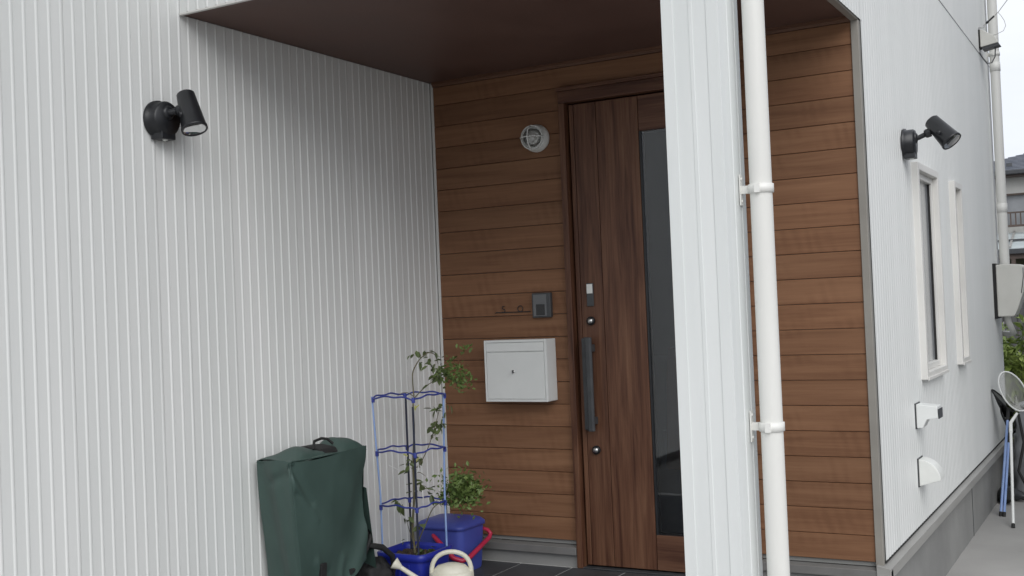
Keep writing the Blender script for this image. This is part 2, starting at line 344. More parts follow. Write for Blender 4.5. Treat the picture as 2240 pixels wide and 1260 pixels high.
# right wall (protrudes) with two slim windows
WIN = [(6.042, 6.643, .848, 1.915), (7.272, 7.538, .848, 1.915)]
ZJ = 3.03     # horizontal joint between the storeys
segs = [(XC - .15, XC - SK, YF + .16, YB + .01, ZC + .036, TOP), (XC - .035, XC - SK, YF + .02, YB + .01, ZC + .012, ZC + .0355)]
y = YB + .01
for (a, b, c, d) in WIN:
    segs += [(XC - .15, XC - SK, y, a, Z0 - .02, TOP), (XC - .15, XC - SK, a, b, Z0 - .02, c), (XC - .15, XC - SK, a, b, d, TOP)]; y = b
segs.append((XC - .15, XC - SK, y, YEND, Z0 - .02, TOP))
wr = H.part('right_wall', wallbox(segs), 'siding_core')
t = YF + .002
while t < YEND - .02:
    n = min(8, int((YEND - t) / .05 + .01))
    if t + .4 < YB + .03: zr = (ZC - .018, TOP)
    elif t < YB: zr = None
    else: zr = (Z0 + .004, TOP)
    if zr:
        cov = [w_ for w_ in WIN if w_[0] <= t + .036 and w_[1] >= t + n * .05 - .036]
        for z_ in ([(zr[0], cov[0][2]), (cov[0][3], ZJ - .004)] if cov else [(zr[0], ZJ - .004)]):
            H.part('siding_panel', panel(fC, t, n, .05, z_, WIN, joint_last=False, amp=.7), 'siding', parent=wr)
        H.part('siding_panel', panel(fC, t, n, .05, (ZJ + .004, TOP), WIN, joint_last=False, amp=.7), 'siding', parent=wr)
    else:
        k = int(round((YB + .006 - t) / .05)); H.part('siding_panel', panel(fC, t, k, .05, (ZC - .018, ZJ - .004), joint_last=False, amp=.7), 'siding', parent=wr); H.part('siding_panel', panel(fC, t, k, .05, (ZJ + .004, TOP), joint_last=False, amp=.7), 'siding', parent=wr)
        t = YB + .012; continue
    t += .4
H.part('storey_joint', wallbox([(XC - .0038, XC + .0015, YF + .01, YEND - .02, ZJ - .0038, ZJ + .0038)]), 'charcoal', parent=wr)
H.part('shadow_gap', wallbox([(XC - .0038, XC + .0012, YB + .008, YEND - .01, Z0 - .006, Z0 + .0038)]), 'blackrub', parent=wr)  # solid black strip painting the shade of the gap above the flashing
# corner and soffit trims
H.part('corner_trim', wallbox([(XC - .036, XC - .004, YB - .022, YB + .006, Z0 - .012, ZC - .022)]), 'greytrim', .002, parent=wr)
H.part('soffit_edge_trim', wallbox([(XC - .036, XC - .0045, YF + .012, YB - .024, ZC - .024, ZC + .01)]), 'greytrim', .002, parent=wr)
H.part('flashing', MB().prism([(XC - .03, Z0 - .006), (XC + .030, Z0 - .018), (XC + .030, Z0 - .064), (XC - .03, Z0 - .064)], YB - .045, YEND, 'y'), 'flash', .002, parent=wr)
# foundation
DL0, DR0 = -2.493, -1.574
H.part('foundation', wallbox([(XC - .2, XC - .006, YB - .012, YEND - .005, GZ - .1, Z0 - .066), (XA + .0, DL0, YB - .012, YB + .1, -.05, Z0 - .066), (DR0, XC - .2, YB - .012, YB + .1, -.05, Z0 - .066), (XA - .2, XA - .006, -1.6, YB - .013, GZ - .1, Z0 - .056)]), 'concrete')
H.part('foundation_joint', wallbox([(XC - .0058, XC - .0035, 7.62, 7.628, GZ, Z0 - .068)]), 'charcoal')
# porch back wall of horizontal boards
DL, DR = -2.492, -1.575         # door frame outer sides
bw = H.part('timber_wall', wallbox([(XA, DL + .02, YB + .001, YB + .12, Z0 - .02, ZC + .05), (DR - .02, XC - .03, YB + .001, YB + .12, Z0 - .02, ZC + .05), (DL + .02, DR - .02, YB + .001, YB + .12, 2.325, ZC + .05)]), 'siding_core')
PIT = .1112
def board_mesh(ln, hgt):
    hz = hgt / 2; q = [(.0, -hz + .0010), (-.012, -hz + .0012), (-.0140, -hz + .0030), (-.0145, hz - .0025), (-.012, hz - .0008), (0, hz - .0006)]
    mb = MB(); n = 24; vs = []
    for s_ in (-ln / 2, ln / 2): vs += [(s_, a, b) for a, b in q]
    mb.add(vs, [(i, i + 1, 7 + i, 6 + i) for i in range(5)] + [(0, 1, 2, 3, 4, 5), (6, 7, 8, 9, 10, 11)])
    me = mb.mesh('board'); me.materials.append(M['board']); return me
def course(x0, x1, z0, z1, cache={}):
    k = (round(x1 - x0, 4), round(z1 - z0, 4))
    if k not in cache: cache[k] = board_mesh(*k)
    o = link('board', cache[k], bw); o.location = Vector(((x0 + x1) / 2, YB, (z0 + z1) / 2)) - Vector(bw['_c'])
for k in range(21):
    z0 = Z0 + PIT * k; z1 = min(z0 + PIT, ZC - .026)
    if z0 < 2.325:
        course(XA + .019, DL - .001, z0, z1); course(DR + .001, XC - .037, z0, z1)
    else: course(XA + .019, XC - .037, z0, z1)
H.part('crown_moulding', MB().prism([(YB, ZC - .026), (YB - .020, ZC - .026), (YB - .024, ZC - .014), (YB - .030, ZC - .012), (YB - .030, ZC), (YB, ZC)], XA + .019, XC - .037), 'trimwood', 0, parent=bw)
H.part('base_flashing', MB().prism([(YB, Z0 - .022), (YB - .040, Z0 - .030), (YB - .040, Z0 - .066), (YB, Z0 - .066)], XA + .02, DL - .002), 'flashdark', .002, parent=bw)
H.part('base_flashing', MB().prism([(YB, Z0 - .022), (YB - .040, Z0 - .030), (YB - .040, Z0 - .066), (YB, Z0 - .066)], DR + .002, XC + .03), 'flashdark', .002, parent=bw)
# soffit
H.part('soffit', wallbox([(XA + .001, XC - .037, YF + .0105, YB - .0305, ZC, ZC + .03), (XA + .001, XC - .037, YB - .0305, YB, ZC + .001, ZC + .03)]), 'soffit')
# roof and the far sides of the body
H.part('roof', MB().prism([(-1.9, TOP), (10.0, TOP), (10.0, TOP + .18), (-1.9, TOP + .18)], -9.5, XC + .25), 'charcoal')
H.part('back_wall', wallbox([(-9.2, -9.0, -1.6, YEND, GZ, TOP), (-9.0, XA - .151, -1.6, -1.4, GZ, TOP), (-9.0, XC - .152, YEND - .15, YEND, GZ, TOP)]), 'siding')
# post
px0, px1, py0, py1 = -1.258, -1.08, 3.21, 3.402
pc = H.part('post', wallbox([(px0 + .0025, px1 - .0025, py0 + .0025, py1 - .0025, GZ, ZC + .05)]), 'post')
def Lcorner(x, y, sx, sy, w_=.037):
    mb = MB(); e = .0026
    return mb.prism([(x, y), (x + sx * w_, y), (x + sx * w_, y + sy * e), (x + sx * e, y + sy * e), (x + sx * e, y + sy * w_), (x, y + sy * w_)], GZ, ZC - .026, 'z')
for (x, y, sx, sy) in ((px0, py0, 1, 1), (px1, py0, -1, 1), (px0, py1, 1, -1), (px1, py1, -1, -1)):
    H.part('corner_trim', Lcorner(x, y, sx, sy), 'post', .0007, parent=pc)
H.part('seam', wallbox([(-1.172, -1.160, py0 + .0008, py0 + .004, GZ, ZC - .026)]), 'post', .001, parent=pc)
H.part('seam', wallbox([(px1 - .004, px1 - .0008, 3.300, 3.312, GZ, ZC - .026)]), 'post', .001, parent=pc)

# door
dd = H.part('door', wallbox([(-2.452, -2.080, YB + .012, YB + .05, .012, 2.262), (-1.892, -1.615, YB + .012, YB + .05, .012, 2.262), (-2.080, -1.892, YB + .012, YB + .05, .012, .184), (-2.080, -1.892, YB + .012, YB + .05, 2.086, 2.262)]), 'doorwood')
fr = H.part('door_frame', wallbox([(DL, -2.460, YB - .038, YB + .08, .0, 2.268), (-1.608, DR, YB - .038, YB + .08, .0, 2.268)]), 'doorwood', .003)
H.part('head', wallbox([(DL, DR, YB - .038, YB + .08, 2.2685, 2.327)]), 'doorwood_h', .003, parent=fr)
H.part('head_cap', wallbox([(DL - .004, DR + .004, YB - .048, YB - .0145, 2.3275, 2.345)]), 'doorwood_h', .002, parent=fr)
H.part('threshold', wallbox([(DL + .001, DR - .001, YB - .036, YB + .06, .0005, .006)]), 'charcoal', .002, parent=fr)
for a, b in ((-2.450, -2.4275), (-2.425, -2.3075), (-2.305, -2.0875)):
    H.part('plank', wallbox([(a, b, YB - .004, YB + .0115, .014, 2.26)]), 'doorwood', .002, parent=dd)
H.part('plank', wallbox([(-1.885, -1.617, YB - .004, YB + .0115, .014, 2.26)]), 'doorwood', .002, parent=dd)
H.part('rail', wallbox([(-2.085, -1.887, YB - .004, YB + .0115, .014, .178)]), 'doorwood_h', .002, parent=dd)
H.part('rail', wallbox([(-2.085, -1.887, YB - .004, YB + .0115, 2.092, 2.26)]), 'doorwood_h', .002, parent=dd)
H.part('glazing_bead', wallbox([(-2.085, -2.074, YB - .0035, YB + .0112, .18, 2.09), (-1.898, -1.887, YB - .0035, YB + .0112, .18, 2.09)]), 'black', .001, parent=dd)
H.part('glass', wallbox([(-2.0735, -1.8985, YB + .004, YB + .0110, .18, 2.09)]), 'doorglass', parent=dd)
H.part('hall', wallbox([(-3.2, -1.35, YB + 1.6, YB + 1.65, 0, 2.4), (-3.25, -3.2, YB + .13, YB + 1.6, 0, 2.4), (-1.35, -1.30, YB + .13, YB + 1.6, 0, 2.4), (-3.2, -1.35, YB + .13, YB + 1.6, -.08, -.02), (-2.45, -1.62, YB + .081, YB + .1295, -.08, -.02), (-3.2, -1.35, YB + .13, YB + 1.6, 2.4, 2.45)]), 'hallwall')
H.part('shoe_cupboard', wallbox([(-2.9, -2.15, YB + 1.1, YB + 1.55, -.02, .95)]), 'hallwall', .01)
hd = H.part('handle', MB().prism([(-2.421, YB - .009), (-2.421, YB - .005), (-2.388, YB - .005), (-2.388, YB - .009)], .664, 1.12, 'z'), 'charcoal', .002, parent=dd)
grip = MB(); grip.prism([(-2.386, YB - .045), (-2.358, YB - .045), (-2.355, YB - .056), (-2.362, YB - .066), (-2.384, YB - .066), (-2.389, YB - .056)], .668, 1.12, 'z')
grip.box(-2.384, -2.360, YB - .046, YB - .006, .70, .735); grip.box(-2.384, -2.360, YB - .046, YB - .006, 1.05, 1.085)
grip.box(-2.422, -2.387, YB - .030, YB - .0095, .672, 1.116)
H.part('grip', grip, 'charcoal', .003, parent=dd)
H.part('keypad', wallbox([(-2.392, -2.355, YB - .012, YB - .0045, 1.270, 1.382)]), 'charcoal', .003, parent=dd)
H.part('sensor', wallbox([(-2.389, -2.358, YB - .0155, YB - .0125, 1.332, 1.378)]), 'lampwhite', .002, parent=dd)
for zz in (1.199, .573):
    lk_ = MB(); lk_.lathe((-2.375, YB - .0045, zz), (0, -1, 0), [(.021, 0), (.021, .012), (.016, .018), (.0145, .018)], 24)
    H.part('lock_collar', lk_, 'black', parent=dd)
    cy = MB(); cy.lathe((-2.375, YB - .0045, zz), (0, -1, 0), [(.0142, .010), (.0125, .0195), (.0003, .0195)], 20); cy.box(-2.376, -2.374, YB - .0255, YB - .0235, zz - .005, zz + .005)
    H.part('lock_cylinder', cy, 'steel', parent=dd)

T_ = Thing('hanging_coat', (-2.12, YB + .52, .40), 'rust-brown cloth hanging behind the door glass', 'coat')
def coat(u, v):
    a = 2 * math.pi * u; w_ = .055 + .05 * (1 - v) + .012 * math.sin(5 * a + 4 * v)
    return (-2.12 + w_ * math.cos(a), YB + .5 + .05 * math.sin(a), .42 + .62 * v)
_mb = MB(); _mb.add([coat(i / 20, j / 10) for j in range(11) for i in range(21)], [(j * 21 + i, j * 21 + i + 1, (j + 1) * 21 + i + 1, (j + 1) * 21 + i) for j in range(10) for i in range(20)], True); T_.part('cloth', _mb, 'orange')
T_ = Thing('white_bag', (-2.2, YB + .62, 0), 'pale bag standing behind the lower door glass', 'bag')
def wbag(u, v):
    a = 2 * math.pi * u; w_ = .13 * (1 - .5 * v ** 2) * (1 + .08 * math.sin(4 * a + 5 * v))
    return (-2.21 + w_ * math.cos(a), YB + .62 + .6 * w_ * math.sin(a), -.02 + .62 * v)
_mb = MB(); _mb.add([wbag(i / 24, j / 10) for j in range(11) for i in range(25)], [(j * 25 + i, j * 25 + i + 1, (j + 1) * 25 + i + 1, (j + 1) * 25 + i) for j in range(10) for i in range(24)], True); T_.part('sack', _mb, 'whitecloth')
# windows
for (a, b, c, d) in WIN:
    o = .022; f = MB(); xo0, xo1 = XC - .1, XC + .033
    f.box(xo0, xo1, a - o, a + .016, c - o, d + o); f.box(xo0, xo1, b - .016, b + o, c - o, d + o)
    f.box(xo0, xo1, a + .0162, b - .0162, d - .016, d + o); f.box(xo0, xo1, a + .0162, b - .0162, c - o, c + .016)
    wf = H.part('window', f, 'frame', .003)
    s_ = .032 if b - a > .4 else .028; i0, i1, j0, j1 = a + .0165, b - .0165, c + .0165, d - .0165
    sm = MB(); X0, X1 = XC - .045, XC + .004
    sm.box(X0, X1, i0, i0 + s_, j0, j1); sm.box(X0, X1, i1 - s_, i1, j0, j1); sm.box(X0, X1, i0 + s_ + .0002, i1 - s_ - .0002, j1 - s_, j1); sm.box(X0, X1, i0 + s_ + .0002, i1 - s_ - .0002, j0, j0 + s_)
    H.part('sash', sm, 'frame', .003, parent=wf)
    H.part('gasket', wallbox([(XC - .018, XC - .008, i1 - s_ - .012, i1 - s_ - .0003, j0 + s_, j1 - s_)]), 'blackrub', parent=wf); H.part('gasket', wallbox([(XC - .018, XC - .008, i0 + s_ + .0003, i0 + s_ + .008, j0 + s_, j1 - s_)]), 'blackrub', parent=wf)
    H.part('pane', wallbox([(XC - .024, XC - .019, i0 + s_, i1 - s_, j0 + s_, j1 - s_)]), 'frost', parent=wf)
    H.part('sill_lip', wallbox([(XC + .0335, XC + .040, a - o, b + o, c - o - .004, c - o + .012)]), 'frame', .002, parent=wf)

# ------------------------------------------------------------------ downpipes
def downpipe(xc, yc, r, z0, z1, joints, brackets, wallx, label, kind):
    T = Thing('downpipe', (xc, yc, z0), label, 'downpipe', 'downpipes on the house')
    xt = max(xc, XC + .012 + r)
    T.part('pipe', MB().tube([(xc, yc, z0), (xc, yc, 2.34), (xc + (xt - xc) * .2, yc, 2.36), (xc + (xt - xc) * .8, yc, 2.42), (xt, yc, 2.44), (xt, yc, z1)], r, 28), 'pipe')
    for z in joints:
        c = MB(); c.lathe((xc, yc, z - .035), (0, 0, 1), [(r + .0005, 0), (r + .0035, .001), (r + .0035, .069), (r + .0005, .07)], 28); T.part('coupling', c, 'pipe')
    for z in brackets:
        b = MB(); b.lathe((xc, yc, z - .014), (0, 0, 1), [(r + .0005, 0), (r + .005, .001), (r + .005, .027), (r + .0005, .028)], 28)
        b.box(wallx + .004, xc - r + .004, yc - .006, yc + .006, z - .012, z + .012)
        b.box(xc - .008, xc + .008, yc - r - .012, yc - r + .002, z - .0142, z + .0142)
        bo = T.part('bracket', b, 'pipe')
        p = MB(); p.box(wallx + .0005, wallx + .004, yc - .013, yc + .013, z - .047, z + .047); p.lathe((wallx + .004, yc, z + .034), (1, 0, 0), [(.005, 0), (.004, .003), (.0003, .003)], 10); p.lathe((wallx + .004, yc, z - .034), (1, 0, 0), [(.005, 0), (.004, .003), (.0003, .003)], 10)
        T.part('wall_plate', p, 'pipe', parent=bo)
    return T
downpipe(-1.016, 3.352, .0335, GZ, TOP, [], [1.605, .885], px1, 'thick ivory downpipe clamped to the white porch post', 'near')
downpipe(-.985, 9.52, .036, 1.15, TOP, [1.90, 3.0], [3.1], XC, 'thin ivory downpipe at the far end of the right wall', 'far')

# ------------------------------------------------------------------ wall spot lamps
def spot_lamp(base, nrm, arm_to, h_top, h_bot, r0, r1, label):
    base = Vector(base); nrm = Vector(nrm); T = Thing('wall_spotlight', base, label, 'wall lamp', 'black spotlights on the white walls')
    b = MB(); b.lathe(base, nrm, [(.073, .0005), (.073, .012), (.066, .014), (.066, .048), (.060, .056), (.0005, .058)], 36); T.part('mount', b, 'black')
    side = Vector((0, 0, 1)).cross(nrm).normalized()
    q = MB(); mid = base + nrm * .03 - Vector((0, 0, .066))
    vs = []
    for dz in (.02, -.012):
        for s_, d_ in ((-.04, -.028), (.04, -.028), (.034, .026), (-.034, .026)): vs.append(mid + side * s_ + nrm * d_ + Vector((0, 0, dz)))
    q.add(vs, [(0, 1, 2, 3), (7, 6, 5, 4), (0, 4, 5, 1), (1, 5, 6, 2), (2, 6, 7, 3), (3, 7, 4, 0)]); T.part('sensor_housing', q, 'black', .003)
    s2 = MB(); s2.lathe(mid + nrm * .005 - Vector((0, 0, .006)), (0, 0, -1), [(.012, 0), (.010, .008), (.0005, .012)], 16); T.part('sensor', s2, 'lampwhite')
    a0 = base + nrm * .052 + Vector((0, 0, .022)); a1 = Vector(arm_to)
    a = MB(); a.lathe(a0 - nrm * .004, nrm, [(.027, 0), (.027, .012), (.018, .018), (.0005, .018)], 24); a.tube([a0, a0 + nrm * .02, a1], [.015, .012, .0125], 16); T.part('arm', a, 'black')
    ht, hb = Vector(h_top), Vector(h_bot); ax = hb - ht; ln = ax.length
    k = MB(); k.lathe(a1 - (a1 - a0).normalized() * .008, (a1 - a0), [(.0005, -.012), (.018, -.008), (.022, 0), (.022, .02)], 20); T.part('swivel', k, 'black')
    hdm = MB(); hdm.lathe(ht, ax, [(.0005, 0), (r0 - .006, .0005), (r0, .006), (r1, ln - .012), (r1 + .002, ln - .010), (r1 + .002, ln), (r1 - .004, ln), (r1 - .006, ln - .012)], 40); hp = T.part('head', hdm, 'black')
    kn = MB(); c_ = ht + ax * .6; u = ax.cross(Vector((0, 0, 1))).normalized(); kn.lathe(c_ + u * (r0 + (r1 - r0) * .6 - .002), u, [(.010, 0), (.010, .008), (.0005, .009)], 16); T.part('screw', kn, 'black')
    le = MB(); le.lathe(ht, ax, [(r1 - .0055, ln - .001), (r1 - .008, ln - .003), (.0005, ln - .002)], 32); T.part('lens', le, 'glassclear', parent=hp)
    rf = MB(); rf.lathe(ht, ax, [(r1 - .0065, ln - .004), (.022, ln - .03), (.0005, ln - .031)], 32); T.part('reflector', rf, 'lampgrey', parent=hp)
spot_lamp((XA + .004, 3.068, 2.042), (1, 0, 0), (-3.148, 3.090, 2.070), (-3.150, 3.118, 2.140), (-3.090, 3.101, 1.992), .034, .047, 'black tapered spotlight on the left wall in front of the porch')
spot_lamp((XC + .004, 5.830, 2.010), (1, 0, 0), (-.920, 5.832, 2.050), (-.906, 5.840, 2.112), (-.808, 5.805, 1.992), .037, .050, 'black tapered spotlight above the window on the right wall')

# ------------------------------------------------------------------ round caged bulkhead light
bx, bz = -2.622, 2.113
T = Thing('bulkhead_light', (bx, YB - .0145, bz), 'round white caged porch light on the timber wall beside the door', 'wall lamp')
b = MB(); b.lathe((bx, YB - .0145, bz), (0, -1, 0), [(.066, 0), (.068, .006), (.068, .022), (.062, .030), (.062, .040), (.056, .046), (.050, .048), (.0005, .0482)], 40); T.part('mount', b, 'lampwhite')
gl = MB(); gl.lathe((bx, YB - .06, bz), (0, -1, 0), [(.046, 0), (.045, .02), (.036, .04), (.018, .049), (.0005, .051)], 32); T.part('globe', gl, 'glassclear')
bu = MB(); bu.lathe((bx, YB - .06, bz), (0, -1, 0), [(.014, -.012), (.014, .01), (.022, .02), (.020, .036), (.0005, .042)], 20); T.part('bulb', bu, 'lampwhite')
yb = YB - .061
def ring(c, r, tr, axis_y=True, n=36):
    mb = MB(); pts = [(c[0] + r * math.cos(2 * math.pi * k / n), c[1], c[2] + r * math.sin(2 * math.pi * k / n)) for k in range(n + 1)]
    return mb.tube(pts, tr, 8, cap=False)
T.part('cage_ring', ring((bx, yb - .018, bz), .058, .0032), 'lampwhite')
T.part('cage_ring', ring((bx, yb - .002, bz), .059, .0032), 'lampwhite')
for an in (R_(90), R_(0), R_(35)) [:2]:
    pts = []
    for k in range(15):
        q = -math.pi / 2 + math.pi * k / 14; rr = .058 * math.sin(q); dp = .058 * math.cos(q) ** .7 if abs(math.cos(q)) > 1e-6 else 0
        pts.append((bx + rr * math.cos(an), yb - .006 - dp, bz + rr * math.sin(an)))
    T.part('cage_bar', MB().tube(pts, .003, 8), 'lampwhite')

# ------------------------------------------------------------------ mailbox
mx0, mx1, mz0, mz1, myf = -2.919, -2.570, .815, 1.12, YB - .12
T = Thing('mailbox', ((mx0 + mx1) / 2, YB - .015, mz0), 'white metal wall mailbox with a keyed door on the timber wall', 'mailbox')
T.part('body', wallbox([(mx0, mx1, myf + .004, YB - .0146, mz0, mz1)]), 'mail', .004)
d_ = T.part('door', wallbox([(mx0 + .012, mx1 - .012, myf - .002, myf + .003, mz0 + .014, mz1 - .062)]), 'mail', .002)
lk = MB(); lk.lathe(((mx0 + mx1) / 2 - .008, myf - .002, .965), (0, -1, 0), [(.007, 0), (.007, .004), (.0005, .005)], 14); T.part('lock', lk, 'steel', parent=d_)
ky = MB(); ky.box((mx0 + mx1) / 2 - .010, (mx0 + mx1) / 2 - .006, myf - .020, myf - .007, .957, .972); T.part('key', ky, 'charcoal', .001, parent=d_)
T.part('flap', wallbox([(mx0 + .012, mx1 - .012, myf - .003, myf + .003, mz1 - .057, mz1 - .014)]), 'mail', .002)
T.part('front_rim', wallbox([(mx0, mx0 + .010, myf - .003, myf + .0035, mz0, mz1), (mx1 - .010, mx1, myf - .003, myf + .0035, mz0, mz1), (mx0 + .0101, mx1 - .0101, myf - .003, myf + .0035, mz1 - .012, mz1), (mx0 + .0101, mx1 - .0101, myf - .003, myf + .0035, mz0, mz0 + .012)]), 'mail', .002)

# ------------------------------------------------------------------ intercom and iron name sign
T = Thing('intercom', (-2.628, YB - .015, 1.223), 'small charcoal intercom with a lens, left of the door', 'intercom')
T.part('body', wallbox([(-2.681, -2.577, YB - .040, YB - .0147, 1.224, 1.347)]), 'charcoal', .004)
T.part('panel', wallbox([(-2.672, -2.598, YB - .0425, YB - .0403, 1.232, 1.339)]), mat('grey_panel', (.12, .125, .13), (.14, .145, .15), rough=.35), .002)
T.part('camera_window', wallbox([(-2.656, -2.608, YB - .0445, YB - .0427, 1.236, 1.29)]), 'dkglass', .002)
T = Thing('name_sign', (-2.79, YB - .0148, 1.254), 'thin black iron name sign above the mailbox', 'sign')
T.part('bar', MB().tube([(-2.905, YB - .020, 1.254), (-2.895, YB - .020, 1.2585), (-2.885, YB - .020, 1.2565), (-2.70, YB - .020, 1.2565)], .0022, 8), 'black')
sc_ = []
for k in range(19):
    q = k / 18
    if q < .5: an = R_(40) + R_(230) * (q / .5); sc_.append((-2.856 + .0075 * math.cos(an), YB - .020, 1.2805 + .0075 * math.sin(an)))
    else: an = R_(90) - R_(230) * ((q - .5) / .5); sc_.append((-2.856 + .0085 * math.cos(an), YB - .020, 1.2650 + .0080 * math.sin(an)))
T.part('letter_s', MB().tube(sc_, .0020, 8), 'black')
T.part('letter_o', MB().tube([(-2.759 + .0145 * math.cos(2 * math.pi * k / 24), YB - .020, 1.2725 + .0145 * math.sin(2 * math.pi * k / 24)) for k in range(25)], .0020, 8, cap=False), 'black')

# ------------------------------------------------------------------ vent hoods on the right wall
T = Thing('vent_hood', (XC + .005, 5.86, .607), 'small square white vent hood below the nearer window', 'vent')
v = MB(); y0, y1 = 5.80, 5.915
v.prism([(XC + .006, .722), (XC + .105, .712), (XC + .108, .655), (XC + .055, .648), (XC + .042, .625), (XC + .034, .606), (XC + .006, .606)], y0, y1, 'y'); T.part('hood', v, 'mail', .003)
T.part('gasket', wallbox([(XC + .0002, XC + .0058, y0 - .003, y1 + .003, .602, .726)]), 'charcoal')
T.part('drip_edge', wallbox([(XC + .1085, XC + .112, y0 - .001, y1 + .001, .652, .70)]), 'charcoal', .001)
T = Thing('vent_cowl', (XC + .005, 5.86, .321), 'quarter-round white vent cowl low on the right wall', 'vent')
v = MB(); pr = [(XC + .006, .321)]
for k in range(11):
    an = R_(90) * k / 10; pr.append((XC + .006 + .098 * math.sin(R_(12) + an * .80), .352 + .100 * math.cos(R_(0) + an * .95) - .012 * k / 10))
pr2 = [(XC + .006, .452)] + pr[1:]
v.prism([(XC + .006, .321)] + [(XC + .006 + .100 * math.sin(R_(9) * k), .352 + .100 * math.cos(R_(9) * k)) for k in range(11)], 5.80, 5.92, 'y'); T.part('cowl', v, 'lampwhite', .003)
T.part('gasket', wallbox([(XC + .0002, XC + .0058, 5.797, 5.923, .317, .456)]), 'charcoal')

# ------------------------------------------------------------------ service box, cables and meter box
T = Thing('junction_box', (XC + .005, 9.07, 3.06), 'small cream wedge-shaped cable box high beside the far downpipe', 'cable box')
v = MB(); v.prism([(XC + .012, 3.205), (XC + .03, 3.205), (XC + .115, 3.14), (XC + .135, 3.095), (XC + .012, 3.075)], 9.04, 9.13, 'y'); T.part('cover', v, 'boxcream', .003)
T.part('backplate', wallbox([(XC + .0002, XC + .0118, 9.035, 9.135, 3.072, 3.208)]), 'blackrub')
v = MB(); v.prism([(XC + .014, 3.0745), (XC + .134, 3.0945), (XC + .148, 3.072), (XC + .03, 3.05)], 9.045, 9.125, 'y'); T.part('lid_lip', v, 'charcoal', .002)
T.part('hook', MB().tube([(XC, 9.06, 3.225), (XC + .02, 9.06, 3.225), (XC + .04, 9.06, 3.22), (XC + .04, 9.06, 3.24)], .005, 8), 'steel')
hook = Vector((-1.0, 9.06, 3.236))
T = Thing('service_wire', hook, 'thin overhead wire with a black clamp rising from the cable box', 'wire')
e0 = Vector((-.898, 9.06, 3.318)); pts = [hook, hook.lerp(e0, .5), e0] + [e0 + Vector((.083, .0, .101)) * k for k in range(1, 30, 4)]
T.part('line', MB().tube(pts, .0028, 6), 'cablew')
cl0 = Vector((-.985, 9.06, 3.248)); cl1 = Vector((-.926, 9.06, 3.295))
T.part('clamp', MB().tube([cl0, cl0.lerp(cl1, .1), cl0.lerp(cl1, .3), cl0.lerp(cl1, .35), cl1], [.004, .009, .009, .006, .007], 10), 'black')
lp = [e0, (-.878, 9.06, 3.290), (-.858, 9.06, 3.250), (-.850, 9.06, 3.212), (-.867, 9.06, 3.177), (-.915, 9.06, 3.158), (-.98, 9.07, 3.148)]
T.part('loop', MB().tube(lp, .0020, 6), 'cablew')
T = Thing('cable_loop', (XC + .02, 9.08, 3.0), 'short dark cable looping below the cream cable box', 'cable')
cb = [(XC + .008, 9.0, 3.028), (XC + .02, 9.06, 3.0), (XC + .05, 9.075, 2.955), (XC + .08, 9.08, 2.955), (XC + .105, 9.085, 3.0), (XC + .11, 9.085, 3.075)]
T.part('cable', MB().tube(cb, .0045, 8), 'cable')
T = Thing('meter_box', (XC, 9.25, 1.06), 'large cream curved meter box at the far end of the right wall', 'meter box')
v = MB(); pr = [(XC + .022, 1.455), (XC + .10, 1.458), (XC + .19, 1.45), (XC + .222, 1.435), (XC + .222, 1.36), (XC + .205, 1.24), (XC + .165, 1.12), (XC + .140, 1.07), (XC + .128, 1.063), (XC + .022, 1.063)]
v.prism(pr, 9.20, 9.45, 'y'); T.part('cover', v, 'boxcream', .008)
T.part('backplate', wallbox([(XC + .0003, XC + .0215, 9.195, 9.455, 1.05, 1.465)]), 'blackrub')
v = MB(); v.prism([(XC + .2095, 1.425), (XC + .2145, 1.425), (XC + .2145, 1.36), (XC + .196, 1.235), (XC + .190, 1.237), (XC + .2085, 1.36)], 9.1975, 9.199, 'y'); T.part('slot', v, 'charcoal')
T.part('conduit', MB().tube([(XC + .08, 9.28, 1.066), (XC + .085, 9.29, 1.02), (XC + .10, 9.33, .97), (XC + .10, 9.45, .93), (XC + .06, 9.60, .92), (XC - .02, 9.70, .92)], .022, 12), 'boxcream')

# ------------------------------------------------------------------ green fabric cover
T = Thing('covered_case', (-3.1, 3.75, 0), 'dark green fabric cover strapped over an upright case against the left wall', 'cover')
def sm(a, b, x):
    t_ = max(0, min(1, (x - a) / (b - a))); return t_ * t_ * (3 - 2 * t_)
cx0, cx1, cy0, cy1, zt = -3.228, -2.995, 3.455, 3.965, .700
per = []
def seg(p, q, n): 
    for k in range(n): per.append((p[0] + (q[0] - p[0]) * k / n, p[1] + (q[1] - p[1]) * k / n))
r_ = .012
seg((cx0 + r_, cy0), (cx1 - r_, cy0), 44); seg((cx1 - r_, cy0), (cx1, cy0 + r_), 2); seg((cx1, cy0 + r_), (cx1, cy1 - r_), 96); seg((cx1, cy1 - r_), (cx1 - r_, cy1), 2)
seg((cx1 - r_, cy1), (cx0 + r_, cy1), 16); seg((cx0 + r_, cy1), (cx0, cy1 - r_), 1); seg((cx0, cy1 - r_), (cx0, cy0 + r_), 16); seg((cx0, cy0 + r_), (cx0 + r_, cy0), 1)
def lined(p, a, b):
    a = Vector(a); b = Vector(b); p = Vector(p); t_ = max(0, min(1, (p - a).dot(b - a) / (b - a).length_squared)); return (p - a.lerp(b, t_)).length, t_
